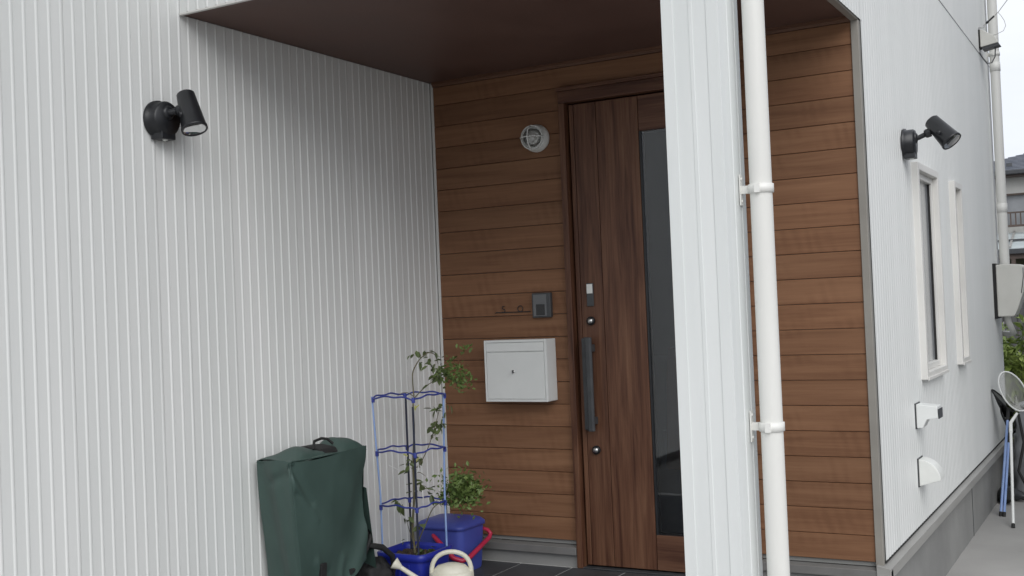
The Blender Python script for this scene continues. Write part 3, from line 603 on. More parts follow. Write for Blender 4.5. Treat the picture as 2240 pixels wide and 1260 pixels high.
def fold(u, v, face):
    d = 0
    if face == 'x':   # u along y 0..1, v up 0..1 ; metres roughly .51 x .55
        P = (u * .51, v * .55)
        for a, b, wd, amp in (((.015, .53), (.11, .37), .020, -.012), ((.0, .49), (.14, .30), .018, .009), ((.03, .42), (.12, .37), .016, -.006),
                              ((.52, .40), (.34, .10), .080, -.026), ((.51, .20), (.42, .02), .035, .016), ((.20, .06), (.24, -.1), .022, -.010), ((.13, .12), (.22, -.1), .024, .008), ((.33, .10), (.25, -.1), .024, .008)):
            q, t_ = lined(P, a, b); d += amp * math.exp(-(q / wd) ** 2) * (1 - .6 * t_)
        d += .010 * math.sin(math.pi * u) * sm(0, .5, v)
    else:             # left end
        P = (u * .23, v * .55)
        for a, b, wd, amp in (((.19, .50), (.10, .46), .020, -.010), ((.04, .55), (.12, .05), .035, -.008), ((.12, .5), (.20, .0), .032, .009)):
            q, t_ = lined(P, a, b); d += amp * math.exp(-(q / wd) ** 2)
    return d
def warp(p):
    x, y, z = p; u = (y - cy0) / (cy1 - cy0); tp = 1 - sm(.12, zt, z)
    return (x, y + tp * (.05 * (1 - u) - .01 * u) + .05 * (1 - u) * (cx1 - x) / (cx1 - cx0), z)
def wpart(name, mb, m, bevel=0):
    mb.v = [warp(v) for v in mb.v]; return T.part(name, mb, m, bevel)
mbv = MB(); NR = 84; NP = len(per); vs = []
for i in range(NR + 1):
    for (x, y) in per:
        u = (y - cy0) / (cy1 - cy0)
        zb = .12 + .05 * u + .05 * sm(.75, 1, u); v = i / NR; z = zb + (zt + .006 * math.sin(6 * u + 20 * x) - zb) * v
        vv = (z - .15) / .55; dx = dy = 0
        tp = (1 - sm(.0, 1.0, v))
        yy = y      # cloth draws in towards the foot
        xx = x + tp * (-.02) * sm(cx0 + .05, cx1, x)
        if x > cx1 - .013 : dx = fold(u, vv, 'x') 
        if y < cy0 + .013: dy = -fold((x - cx0) / (cx1 - cx0), vv, 'y')
        nn = noise.noise(Vector((x * 7, y * 7, z * 5))) * .004 + noise.noise(Vector((x * 20, y * 20, z * 14))) * .0012
        if x > cx1 - .013: dx += nn
        if y < cy0 + .013: dy -= nn
        vs.append((xx + dx, yy + dy, z))
fs = [(i * NP + k, i * NP + (k + 1) % NP, (i + 1) * NP + (k + 1) % NP, (i + 1) * NP + k) for i in range(NR) for k in range(NP)]
mbv.add(vs, fs, True)
body = wpart('cover', mbv, 'grn')
# top sheet with two flaps and the dark grip opening between them
def sheet(fn, nu, nv, mbx=None):
    mb = mbx or MB(); mb.add([fn(i / nu, j / nv) for j in range(nv + 1) for i in range(nu + 1)], [(j * (nu + 1) + i, j * (nu + 1) + i + 1, (j + 1) * (nu + 1) + i + 1, (j + 1) * (nu + 1) + i) for j in range(nv) for i in range(nu)], True); return mb
wpart('top_sheet', sheet(lambda u, v: (cx0 + .002 + (cx1 - cx0 - .004) * u, cy0 + .003 + (cy1 - cy0 - .006) * v, zt - .006 + .008 * math.sin(math.pi * u) * math.sin(math.pi * v) - .006 * math.cos(7 * v)), 12, 20), 'grn')
def flapfn(y0, y1, hgt, x0, x1, ph):
    def f(u, v):
        y = y0 + (y1 - y0) * v
        a = u * math.pi
        x = x0 + (x1 - x0) * u; z = zt - .004 + hgt * (math.sin(a) ** .6 if 0 < u < 1 else 0) * (.03 + .97 * sm(0, .55, v) * (1 - .35 * sm(.75, 1, v))) + .004 * math.sin(9 * v + ph + 5 * u)
        return (x, y + .01 * math.sin(3 * u + ph), z)
    return f
f1 = wpart('flap', sheet(flapfn(cy0 + .02, cy0 + .245, .038, cx0 + .005, cx1 - .02, 0), 16, 14), 'grn')
f2 = wpart('flap', sheet(flapfn(cy1 - .165, cy1 - .004, .052, cx0 + .01, cx1 - .008, 2), 16, 12), 'grn')
op = MB(); op.prism([(cx0 + .05, zt - .002), (cx1 - .035, zt - .002), (cx1 - .05, zt + .020), (cx0 + .11, zt + .030), (cx0 + .05, zt + .026)], cy0 + .24, cy1 - .16, 'y'); wpart('grip_opening', op, 'blackrub', .006)
wpart('carry_handle', MB().tube([(cx1 - .075, cy0 + .225, zt + .020), (cx1 - .09, cy0 + .25, zt + .052), (cx1 - .095, (cy0 + cy1) / 2 + .05, zt + .058), (cx1 - .09, cy1 - .17, zt + .052), (cx1 - .075, cy1 - .15, zt + .03)], .006, 10), 'blackrub')
# seams and straps
wpart('seam', MB().tube([(cx1 - .003, cy0 + .003, zt + .002), (cx1 - .003, cy0 + .003, zt - .06), (cx1 - .006, cy0 + .003, .50), (cx1 - .012, cy0 + .003, .38), (cx1 - .018, cy0 + .003, .26), (cx1 - .022, cy0 + .003, .15)], .0022, 6), 'grn')
T.part('seam', MB().tube([(cx1 - .002, cy0 + .01, zt + .003), (cx1 + .001, (cy0 + cy1) / 2 - .08, zt), (cx1 + .001, (cy0 + cy1) / 2 + .1, zt + .001), (cx1 - .003, cy1 - .01, zt + .004)], .003, 6), 'grn')
T.part('strap', MB().prism([(cx1 - .02, .13), (cx1 - .006, .13), (cx1 + .004, .265), (cx1 - .010, .265)], cy0 + .165, cy0 + .20, 'y'), 'blackrub', .002)
fl = sheet(lambda u, v: (cx1 - .02 - .14 * u, cy1 + .004 + .05 * (1 - v) + .012 * math.sin(3 * u), .16 + .36 * v + .03 * u), 8, 10); T.part('side_flap', fl, 'grn')
T.part('strap', MB().tube([(cx1 - .03, cy1 - .02, .235), (cx1 - .02, cy1 + .02, .30), (cx1 - .035, cy1 + .03, .33), (cx1 - .05, cy1 + .02, .25), (cx1 - .04, cy1 - .06, .19), (cx1 - .02, cy1 - .13, .185)], [.012, .010, .008, .012, .014, .012], 8), 'blackrub')
T.part('strap', MB().tube([(cx1 - .03, cy1 + .01, .27), (cx1 - .01, cy1 + .09, .245), (cx1 - .015, cy1 + .17, .19), (cx1 - .03, cy1 + .20, .11), (cx1 - .04, cy1 + .19, .04)], [.012, .014, .013, .012, .01], 8), 'blackrub')
for yy in (cy0 + .10, cy1 - .05, ):
    wv = MB(); wv.lathe((cx1 - .075, yy, .075), (1, 0, 0), [(.02, -.002), (.05, -.002), (.070, .006), (.075, .018), (.070, .030), (.05, .038), (.02, .038)], 28); wo = T.part('wheel', wv, 'blackrub')
    hb = MB(); hb.lathe((cx1 - .080, yy, .075), (1, 0, 0), [(.0005, 0), (.026, .001), (.026, .048), (.0005, .049)], 16); T.part('hub', hb, 'charcoal', parent=wo)
wpart('case', wallbox([(cx0 + .03, cx1 - .06, cy0 + .05, cy1 - .05, .085, zt - .03)]), 'blackrub', .01)
# black bag slumped beside it
T = Thing('black_bag', (-3.1, 4.12, 0), 'crumpled black bag lying between the green cover and blue planter', 'bag')
def bagfn(u, v):
    a = 2 * math.pi * u; p = math.pi * v; d = Vector((math.cos(a) * math.sin(p), math.sin(a) * math.sin(p), math.cos(p)))
    k = 1 + .28 * noise.noise(d * 2.6 + Vector((3, 1, 4))) + .12 * noise.noise(d * 6)
    return (-3.10 + .095 * d.x * k, 4.10 + .105 * d.y * k, max(.003, .085 + .10 * d.z * k))
T.part('bag', sheet(bagfn, 36, 20), 'blackrub')

# ------------------------------------------------------------------ blue planter with ring trellis and climbing plant
PX, PY, RZ = -2.985, 4.275, .197
T = Thing('blue_planter', (PX, PY, 0), 'glossy blue planter with a blue rod trellis and a leggy climbing plant', 'potted plant')
hw = .128; bl = hw - .022
pot = MB()
def sq(h, z, rr, n=5):
    res = []
    for (sx, sy, a0) in ((1, -1, -90), (1, 1, 0), (-1, 1, 90), (-1, -1, 180)):
        for k in range(n + 1):
            an = R_(a0 + 90 * k / n); res.append((PX + sx * (h - rr) + rr * math.cos(an), PY + sy * (h - rr) + rr * math.sin(an), z))
    return res
rings = [sq(bl, .0, .03), sq(hw - .006, RZ - .035, .035), sq(hw - .006, RZ - .034, .035), sq(hw + .004, RZ - .030, .037), sq(hw + .006, RZ, .037), sq(hw - .006, RZ + .002, .034), sq(hw - .010, RZ - .02, .032), sq(hw - .014, RZ - .06, .032)]
nv = len(rings[0]); vs = [p for r in rings for p in r]
pot.add(vs, [(i * nv + k, i * nv + (k + 1) % nv, (i + 1) * nv + (k + 1) % nv, (i + 1) * nv + k) for i in range(len(rings) - 1) for k in range(nv)], True)
pot.add(rings[0], [tuple(range(nv))[::-1]])
po = T.part('pot', pot, 'bluep')
for s_ in (-.05, .0, .05):
    T.part('rib', MB().prism([(PX + s_ - .006, PY - hw + .004), (PX + s_ + .006, PY - hw + .004), (PX + s_ + .004, PY - hw - .001), (PX + s_ - .004, PY - hw - .001)], .05, RZ - .045, 'z'), 'bluep', .002, parent=po)
T.part('soil', sheet(lambda u, v: (PX + (u - .5) * 2 * (hw - .016), PY + (v - .5) * 2 * (hw - .016), RZ - .028 + .014 * noise.noise(Vector((u * 9, v * 9, 0)))), 22, 22), 'soil')
# uprights: two pale blue at the sides, two dark stakes in the middle
th = R_(-4); s_ = .104
def cor(dx, dy):
    return Vector((PX + dx * math.cos(th) - dy * math.sin(th), PY + dx * math.sin(th) + dy * math.cos(th), 0))
cL, cR_, cN, cF = cor(-s_, -s_), cor(s_, s_), cor(s_, -s_), cor(-s_, s_)
up = Vector((0, 0, 1)); RINGZ = (.395, .640, .885)
T.part('upright', MB().tube([cL + up * .12, cL + up * .45, cL + up * .90 + Vector((-.018, -.012, 0))], .0042, 8), 'bluerod')
T.part('upright', MB().tube([cR_ + up * .12, cR_ + up * .45, cR_ + up * .90 + Vector((.01, .008, 0))], .0050, 8), 'bluerod')
T.part('stake', MB().tube([cN + up * .12, cN + up * .855], .0050, 8), 'darkrod')
T.part('stake', MB().tube([cF + up * .12, cF + up * .875], .0050, 8), 'darkrod')
for zi, z in enumerate(RINGZ):
    gx = .006 * zi
    cs = [cL + Vector((-gx, -gx, 0)), cN + Vector((gx, -gx, 0)), cR_ + Vector((gx, gx, 0)), cF + Vector((-gx, gx, 0))]
    for a, b in zip(cs, cs[1:] + cs[:1]):
        ctr = Vector((PX, PY, 0)); pts = []
        for k in range(17):
            q = k / 16; p = a.lerp(b, q); od = (p - ctr); od.z = 0; od.normalize()
            p = p + od * (.022 * math.sin(math.pi * q) + .007 * math.sin(3 * math.pi * q)) + up * (z + .016 * math.sin(math.pi * q) ** .6 + .003 * math.sin(5 * math.pi * q + zi)); pts.append(p)
        T.part('trellis_ring', MB().tube(pts, .0040, 8), 'bluering')
    for c_ in cs:
        k_ = MB(); k_.lathe(c_ + up * (z - .012), (0, 0, 1), [(.0075, 0), (.0085, .006), (.0085, .018), (.007, .024)], 10); T.part('clip', k_, 'bluering')
# view-plane basis for laying out the stems: lateral unit (to the right of the photograph) and up
LAT = Vector((.87, .49, 0)); DEP = Vector((-.49, .87, 0))
c0 = Vector((PX, PY, 0))
def sp(px, py, dep=0.0):
    """lateral / height in metres measured on the plant: px, py are photo pixels about the pot's axis (463 px per metre)"""
    return c0 + LAT * ((px - 905 + (py - 1200) * -.043) / 478.0) + up * (RZ - .012 + (1200 - py) / 478.0) + DEP * dep
def stem(pts, r0, r1):
    P = [sp(*p) for p in pts]; out_ = []
    for i in range(len(P) - 1):
        for k in range(4): out_.append(P[i].lerp(P[i + 1], k / 4))
    out_.append(P[-1])
    for it in range(2): out_ = [out_[0]] + [(out_[i - 1] + out_[i] * 2 + out_[i + 1]) / 4 for i in range(1, len(out_) - 1)] + [out_[-1]]
    n = len(out_); return T.part('stem', MB().tube(out_, [r0 + (r1 - r0) * i / (n - 1) for i in range(n)], 7), 'stem')
stem([(905, 1205, 0), (898, 1150, .01), (904, 1080, -.01), (899, 1010, .01), (903, 940, 0), (899, 880, .005), (902, 866, 0)], .0062, .0034)
stem([(902, 870, 0), (898, 830, .01), (898, 808, 0), (913, 782, -.01), (932, 767, 0), (948, 772, .01), (954, 795, .02)], .0034, .0016)
stem([(903, 866, 0), (925, 843, .02), (952, 827, .04), (975, 822, .05)], .0026, .0014)
stem([(902, 864, 0), (890, 853, -.02), (876, 853, -.03), (867, 859, -.03)], .0022, .0012)
stem([(899, 1010, .01), (911, 1020, -.02), (930, 985, -.02), (943, 950, -.01), (952, 915, 0), (958, 893, 0)], .0026, .0014)
stem([(905, 1195, .02), (925, 1150, .04), (941, 1112, .06), (965, 1098, .08), (985, 1085, .10)], .0032, .0018)
stem([(905, 1190, 0), (892, 1150, -.02), (887, 1128, -.03)], .002, .0012)
stem([(906, 1030, 0), (916, 1027, -.02), (929, 1036, -.03)], .0018, .0012)
stem([(903, 1060, 0), (915, 1052, -.02), (932, 1060, -.03), (938, 1070, -.03)], .0018, .001)
# leaves, one mesh shared by all
lm = MB(); lm.add([(0, 0, 0), (.0085, .010, .002), (.0075, .022, .001), (0, .034, -.004), (-.0075, .022, .001), (-.0085, .010, .002), (0, .012, -.002), (0, .023, -.002)],
    [(0, 1, 6), (1, 2, 7, 6), (2, 3, 7), (0, 6, 5), (6, 7, 4, 5), (7, 3, 4)]); leaf_me = lm.mesh('leaf'); leaf_me.materials.append(M['leafA'])
rl = random.Random(11)
def leaf(p, size=1.0, droop=.4):
    o = link('leaf', leaf_me, T.o); o.location = p - T.loc
    o.rotation_euler = (rl.uniform(-1.2, .6) - droop, rl.uniform(-.7, .7), rl.uniform(0, 6.28)); k = 1.2 * size * rl.uniform(.75, 1.25); o.scale = (k, k, k)
def leaves(px, py, n, sx, sy, dep=0, size=.8):
    for k in range(n): leaf(sp(px + rl.gauss(0, sx), py + rl.gauss(0, sy), dep + rl.gauss(0, .02)), size)
leaves(912, 768, 5, 10, 5); leaves(935, 765, 6, 10, 4); leaves(945, 785, 9, 12, 9, size=.7); leaves(935, 797, 7, 10, 5, size=.9); leaves(955, 805, 8, 7, 8, .02, .9); leaves(952, 822, 9, 10, 6, .03, 1.0)
leaves(950, 892, 7, 8, 6, 0, .9); leaves(965, 890, 6, 8, 8, 0, .9); leaves(955, 930, 12, 9, 6, 0, 1.0); leaves(940, 937, 3, 3, 3, 0, .7); leaves(947, 952, 5, 5, 3, 0, .6); leaves(968, 912, 3, 4, 5, 0, .8)
leaves(895, 1003, 6, 10, 4, -.03, .9); leaves(917, 1000, 5, 7, 4, 0, .8); leaves(893, 1020, 4, 4, 4, -.02, 1.1)
leaves(915, 1057, 3, 4, 4, -.02, 1.2); leaves(931, 1062, 3, 5, 3, -.02, 1.2); leaves(939, 1072, 2, 2, 3, -.02, 1.2); leaves(900, 1060, 3, 3, 8, 0, 1.1)
leaves(866, 1088, 3, 5, 3, -.03, 1.0); leaves(881, 1096, 2, 3, 4, -.03, 1.3); leaves(891, 1128, 4, 4, 4, -.02, 1.1); leaves(912, 1143, 3, 4, 5, -.02, 1.3); leaves(930, 1192, 9, 7, 6, -.03, 1.0); leaves(884, 1172, 2, 2, 8, -.03, .6)
# feathery clumps
def clump(name, blobs, n, m, sz):
    mb = MB()
    for (px, py, dep, rx, ry, k) in blobs:
        for i in range(k):
            c = sp(px, py, dep) + LAT * rl.gauss(0, rx * .5) + up * rl.gauss(0, ry * .5) + DEP * rl.gauss(0, rx * .45)
            d = Vector((rl.gauss(0, 1), rl.gauss(0, 1), rl.gauss(.2, 1))).normalized(); e = d.cross(Vector((rl.gauss(0, 1), rl.gauss(0, 1), rl.gauss(0, 1)))).normalized(); L_ = sz * rl.uniform(.6, 1.4); w_ = L_ * .28
            f_ = d.cross(e) * w_ * .3
            mb.add([c, c + d * L_ * .5 + e * w_ + f_, c + d * L_, c + d * L_ * .5 - e * w_ + f_], [(0, 1, 2, 3)])
    o = T.part(name, mb, m); o['kind'] = 'stuff'; return o
clump('foliage', [(1008, 1065, .09, .075, .05, 260), (985, 1088, .09, .05, .05, 200), (1015, 1092, .1, .06, .05, 240), (1000, 1078, .1, .10, .10, 300), (1030, 1085, .1, .04, .045, 100)], 0, 'leafB', .024)
clump('foliage', [(982, 805, .05, .07, .06, 95), (1000, 830, .06, .06, .05, 95), (972, 822, .05, .05, .05, 70), (1012, 838, .06, .03, .04, 40), (1010, 765, .06, .025, .02, 18)], 0, 'leafB', .022)
for (a, b) in ((908, 886), (888, 990), (912, 1000)):
    c_ = sp(a, b, -.03); q = MB()
    for k in range(6):
        d = Vector((rl.uniform(-1, 1), rl.uniform(-1, 1), rl.uniform(-.7, .7))).normalized() * .018; q.tube([c_, c_ + d], .0022, 5)
    T.part('yellow_tie', q, 'leafY')
for pts in (((905, 1068, -.02), (922, 1067, -.03), (924, 1085, -.03)), ((911, 1000, -.02), (914, 1020, -.03), (908, 1030, -.03)), ((864, 1095, -.04), (865, 1107, -.04)), ((908, 1110, -.1), (914, 1107, -.1), (916, 1098, -.1))):
    T.part('tie', MB().tube([sp(*p) for p in pts], .0022, 6), 'tie')
for pts in (((846, 1012, .02), (868, 1025, .04)), ):
    T.part('tie', MB().tube([sp(*p) for p in pts], .0015, 6), 'tie')

# ------------------------------------------------------------------ blue lidded box with red handle
bx0, bx1, by0, by1, bh = -3.212, -2.940, 4.600, 4.845, .262
T = Thing('storage_box', ((bx0 + bx1) / 2, (by0 + by1) / 2, 0), 'blue plastic box with a domed lid and red carrying handle', 'box')
def rsq(x0, x1, y0, y1, z, rr, n=6):
    res = []
    for (cx_, cy_, a0) in ((x1 - rr, y0 + rr, -90), (x1 - rr, y1 - rr, 0), (x0 + rr, y1 - rr, 90), (x0 + rr, y0 + rr, 180)):
        for k in range(n + 1):
            an = R_(a0 + 90 * k / n); res.append((cx_ + rr * math.cos(an), cy_ + rr * math.sin(an), z))
    return res
def loft(rings, cap0=True, cap1=True):
    nv = len(rings[0]); mb = MB(); mb.add([p for r in rings for p in r], [(i * nv + k, i * nv + (k + 1) % nv, (i + 1) * nv + (k + 1) % nv, (i + 1) * nv + k) for i in range(len(rings) - 1) for k in range(nv)], True)
    if cap0: mb.add(rings[0], [tuple(range(nv))[::-1]])
    if cap1: mb.add(rings[-1], [tuple(range(nv))])
    return mb
i_ = lambda e, z, rr=.04: rsq(bx0 + e, bx1 - e, by0 + e, by1 - e, z, rr)
T.part('body', loft([i_(.018, 0), i_(.014, .01), i_(.004, .195), i_(.004, .212)]), 'bluelid')
lid = T.part('lid', loft([i_(.002, .2125), i_(-.004, .2135), i_(-.004, .228), i_(.000, .234), i_(.012, .246), i_(.035, .254), i_(.075, .258)]), 'bluelid')
# handle folded down across the two near faces
hz0, hz1 = .185, .085
hp_ = [(bx0 + .115, by0 - .008, .19), (bx0 + .13, by0 - .016, .182), (bx1 - .035, by0 - .020, .088), (bx1 + .006, by0 - .010, .076), (bx1 + .022, by0 + .03, .084), (bx1 + .020, by1 - .02, .142), (bx1 + .016, by1 + .004, .158), (bx1 + .004, by1 - .004, .178), (bx1 - .004, by1 - .03, .19)]
T.part('handle', MB().tube(hp_, [.008, .011, .0125, .0125, .0125, .0115, .011, .010, .008], 12), 'red')

# ------------------------------------------------------------------ ivory watering can
wx, wy = -2.735, 4.190
T = Thing('watering_can', (wx, wy, 0), 'small ivory plastic watering can with arched handle and rose spout', 'watering can')
def el(rx, ry, z, n=32): return [(wx + LAT.x * rx * math.cos(2 * math.pi * k / n) + DEP.x * ry * math.sin(2 * math.pi * k / n), wy + LAT.y * rx * math.cos(2 * math.pi * k / n) + DEP.y * ry * math.sin(2 * math.pi * k / n), z) for k in range(n)]
T.part('body', loft([el(.080, .062, 0), el(.088, .070, .012), el(.096, .076, .10), el(.094, .074, .128), el(.090, .070, .131), el(.084, .066, .132), el(.080, .062, .140), el(.062, .048, .158), el(.030, .026, .166), el(.004, .004, .168)]), 'ivory')
ho = loft([el(.030, .020, .1655), el(.030, .020, .168)]); 
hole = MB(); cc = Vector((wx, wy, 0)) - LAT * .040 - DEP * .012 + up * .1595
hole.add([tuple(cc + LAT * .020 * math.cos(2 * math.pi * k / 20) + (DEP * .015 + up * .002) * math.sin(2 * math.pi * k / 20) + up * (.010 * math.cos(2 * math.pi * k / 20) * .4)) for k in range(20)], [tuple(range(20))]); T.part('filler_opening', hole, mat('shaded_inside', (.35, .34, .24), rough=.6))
hpts = []
for k in range(17):
    an = math.pi * k / 16; hpts.append(Vector((wx, wy, 0)) + LAT * (-.088 * math.cos(an) * (1 if math.sin(an) < .5 else 1)) + up * (.105 + .112 * math.sin(an) ** .62))
hpts = [hpts[0] - up * .06] + hpts + [hpts[-1] - up * .06]
T.part('handle', MB().tube(hpts, .0105, 12), 'ivory')
s0 = Vector((wx, wy, 0)) - LAT * .075 + up * .05; s1 = Vector((wx, wy, 0)) - LAT * .225 + up * .158
T.part('spout', MB().tube([s0, s0.lerp(s1, .5), s1], [.017, .012, .010], 14), 'ivory')
d_ = (s1 - s0).normalized(); rs = MB(); rs.lathe(s1 - d_ * .004, d_, [(.010, 0), (.013, .006), (.026, .034), (.027, .038), (.0005, .041)], 24); T.part('rose', rs, 'ivory')

# ------------------------------------------------------------------ insect nets, tarp and plants at the end of the path
def net(label, foot, head, hoop_c, hoop_a, hoop_b, mrod, mhoop, mnet, r=.009, hr=.0055):
    foot, head, hoop_c, ha, hb_ = (Vector(q) for q in (foot, head, hoop_c, hoop_a, hoop_b))
    T = Thing('insect_net', foot, label, 'insect net', 'insect nets leaning at the far end of the right wall')
    T.part('pole', MB().tube([foot, head], r, 12), mrod)
    d = (head - foot).normalized(); e = MB(); e.tube([foot - d * .004, foot + d * .03], r + .002, 12); T.part('end_cap', e, 'blackrub')
    pts = [hoop_c + ha * math.cos(2 * math.pi * k / 32) + hb_ * math.sin(2 * math.pi * k / 32) for k in range(33)]
    T.part('hoop', MB().tube(pts, hr, 8, cap=False), mhoop)
    T.part('ferrule', MB().tube([head - d * .09, head, head.lerp(hoop_c - hb_, .8)], [r + .003, r + .003, r], 10), mhoop)
    nrm = ha.cross(hb_).normalized(); dr = (Vector((0, 0, -1)) * .6 + Vector((0, .8, 0)))
    def f(u, v):
        a = 2 * math.pi * u; k = 1 - v; k = k ** .6 if k > 0 else 0
        return tuple(hoop_c + (ha * math.cos(a) + hb_ * math.sin(a)) * k + dr * (.20 * v) + Vector((.02 * math.sin(5 * a) * v, 0, .015 * math.sin(4 * a) * v)))
    T.part('mesh_bag', sheet(f, 24, 8), mnet)
M['netblack'] = net_mat('black_net', (.02, .02, .02), .75)
net('white-hooped insect net on a white pole, right of the blue-poled nets', (-.850, 7.95, GZ), (-.905, 8.62, .33), (-.885, 8.70, .545), (.085, .05, -.03), (-.03, .02, .135), 'tie', 'tie', 'net', .0095)
net('black-hooped insect net on a blue pole, nearest the foundation', (-.968, 8.34, GZ), (-.925, 8.72, .42), (-.965, 8.78, .47), (.045, .04, -.04), (-.05, 0, .07), 'bluerod', 'blackrub', 'netblack', .009)
net('second blue-poled insect net with a low black hoop, beside the white pole', (-.945, 8.33, GZ), (-.925, 8.70, .26), (-.945, 8.88, .34), (.04, .04, -.03), (-.02, 0, .085), 'bluerod', 'blackrub', 'netblack', .009)
T = Thing('tarp_cover', (-.55, 9.2, GZ), 'silver-grey tarpaulin draped over a bulky thing at the path end', 'tarpaulin')
def tf(u, v):
    a = 2 * math.pi * u; k = (1 - v) ** .45 if v < 1 else 0
    prof = 1 - .25 * v; wob = .06 * math.sin(7 * a + 3 * v) * (1 - v * .6) + .05 * math.sin(11 * a + 1)
    x = -.52 + .46 * math.cos(a) * min(1, (1 - v) * 3) ** .5 * prof * (1 + wob); y = 9.30 + .42 * math.sin(a) * min(1, (1 - v) * 3) ** .5 * prof * (1 + wob)
    z = GZ + .02 + .76 * (1 - (1 - v) ** 1.6) + .06 * noise.noise(Vector((x * 5, y * 5, v * 3)))
    return (x + .03 * noise.noise(Vector((v * 9, a * 2, 1))), y + .03 * noise.noise(Vector((v * 9, a * 2, 7))), z)
T.part('sheet', sheet(tf, 72, 30), 'tarp')
T.part('strap', MB().tube([(-.90, 9.10, .34), (-.86, 8.98, .15), (-.90, 8.93, -.05), (-.82, 8.88, -.22)], [.010, .011, .010, .010], 8), 'blackrub')
T.part('strap', MB().tube([(-.93, 9.15, .42), (-.82, 8.96, .385), (-.70, 8.90, .40)], .008, 8), 'blackrub')
T = Thing('garden_shoes', (-1.0, 8.9, GZ), 'pair of dark garden shoes on the ground behind the net poles', 'shoes')
def shoe(cx_, cy_, m_, ang):
    def f(u, v):
        a = 2 * math.pi * u; p = math.pi * v; x = .045 * math.cos(a) * math.sin(p); y = .12 * math.cos(p); z = .045 + .05 * math.sin(a) * math.sin(p) * (1.0 + .5 * math.cos(p))
        return (cx_ + x * math.cos(ang) - y * math.sin(ang), cy_ + x * math.sin(ang) + y * math.cos(ang), GZ + max(0, z))
    T.part('shoe', sheet(f, 16, 10), m_)
shoe(-.99, 8.85, 'blackrub', .4); shoe(-.955, 8.98, 'charcoal', 1.0)

def shrub(name, label, c, h, rx, n, m, sz, seed, cat='shrub'):
    rg = random.Random(seed); T = Thing(name, (c[0], c[1], GZ), label, cat, 'garden plants beyond the house'); mb = MB(); st = MB()
    for k in range(26):
        a = rg.uniform(0, 6.28); tip = Vector((c[0] + math.cos(a) * rx * rg.uniform(.2, 1), c[1] + math.sin(a) * rx * rg.uniform(.2, 1), GZ + h * rg.uniform(.55, 1)))
        b0 = Vector((c[0] + rg.gauss(0, .06), c[1] + rg.gauss(0, .06), GZ)); mid = b0.lerp(tip, .6) + up * h * .16
        P = []
        for q in range(9):
            t_ = q / 8; P.append(b0 * (1 - t_) ** 2 + mid * 2 * t_ * (1 - t_) + tip * t_ ** 2)
        st.tube(P, [.006 - .0045 * q / 8 for q in range(9)], 5)
        for i in range(n // 26):
            t_ = rg.uniform(.2, 1); p = b0 * (1 - t_) ** 2 + mid * 2 * t_ * (1 - t_) + tip * t_ ** 2
            d = Vector((rg.gauss(0, 1), rg.gauss(0, 1), rg.gauss(.1, .6))).normalized(); e = d.cross(Vector((0, 0, 1)) + Vector((rg.gauss(0, .4), rg.gauss(0, .4), 0))).normalized(); L_ = sz * rg.uniform(.6, 1.4); w_ = L_ * .2
            mb.add([p, p + d * L_ * .5 + e * w_, p + d * L_ - up * L_ * .25, p + d * L_ * .5 - e * w_], [(0, 1, 2, 3)])
    T.part('stems', st, 'stem'); o = T.part('leaves', mb, m); o['kind'] = 'stuff'
shrub('leafy_plant', 'bright green arching garden plant nearest the meter box', (-1.02, 10.7), 1.30, .40, 2900, 'leafC', .085, 3)
shrub('leafy_plant', 'bright green garden plant behind the tarpaulin', (-.55, 10.8), 1.25, .45, 2200, 'leafC', .09, 5)
shrub('leafy_plant', 'darker green low plant at the foot of the grey fence', (-1.25, 12.2), .95, .5, 1300, 'leafB', .10, 9)

# grey board fence behind the plants
T = Thing('board_fence', (0, 14, GZ), 'grey upright-board fence behind the garden plants', 'fence')
bm_ = MB(); bm_.box(-.07, .07, -.01, .01, 0, 1.42); bme = bm_.mesh('board'); bme.materials.append(M['fence'])
for k in range(26):
    o = link('board', bme, T.o); o.location = (-2.6 + .148 * k, rl.uniform(-.004, .004), rl.uniform(-.01, .01))
for x in (-2.5, -1.19, .2): T.part('post', wallbox([(x - .04, x + .04, 13.89, 13.985, GZ, 1.55)]), 'blackrub', .004)
T.part('rail', wallbox([(-2.7, 1.2, 14.011, 14.05, .9, .98)]), 'fence')

# ------------------------------------------------------------------ neighbour's house
NY = 40.0
N = Thing('neighbour_house', (-2, NY, GZ), 'older pale house with slate-blue roof and balcony seen past the downpipe', 'house')
wn = MB(); wn.box(-5.4, 5, NY, NY + 6, 2.95, 4.30 + .02); wn.v = []; wn.f = []; wn.smooth = []
wn.box(-5.4, -4.18, NY, NY + .3, -.275, 5.0); wn.box(-4.18, -1.6, NY, NY + .3, 4.31, 5.0); wn.box(-4.18, -1.6, NY, NY + .3, 2.3, 3.28); wn.box(-1.6, 5, NY, NY + .3, -.275, 5.0)
wn.box(-5.4, -5.1, NY + .3, NY + 6, -.275, 5.0); wn.box(-5.1, 5, NY + 5.7, NY + 6, -.275, 5.0)
wo = N.part('wall', wn, 'nbwall')
N.part('lower_wall', wallbox([(-4.18, -1.6, NY + .02, NY + .28, -.275, 2.29)]), 'olive')
N.part('window_frame', wallbox([(-4.24, -1.54, NY - .06, NY + .04, 4.30, 4.36), (-4.20, -4.13, NY - .04, NY + .05, 3.28, 4.30), (-2.9, -2.84, NY + .05, NY + .1, 3.28, 4.30)]), 'nbbrown')
N.part('window', wallbox([(-4.13, -1.6, NY + .12, NY + .16, 3.28, 4.30)]), 'frost')
rl_ = N.part('railing', wallbox([(-4.26, -1.5, NY - .32, NY - .27, 3.70, 3.75), (-4.22, -1.5, NY - .32, NY - .27, 3.26, 3.33)]), 'nbbrown')
for k in range(19): N.part('baluster', wallbox([(-4.18 + .148 * k, -4.14 + .148 * k, NY - .315, NY - .285, 3.33, 3.70)]), 'nbbrown', parent=rl_)
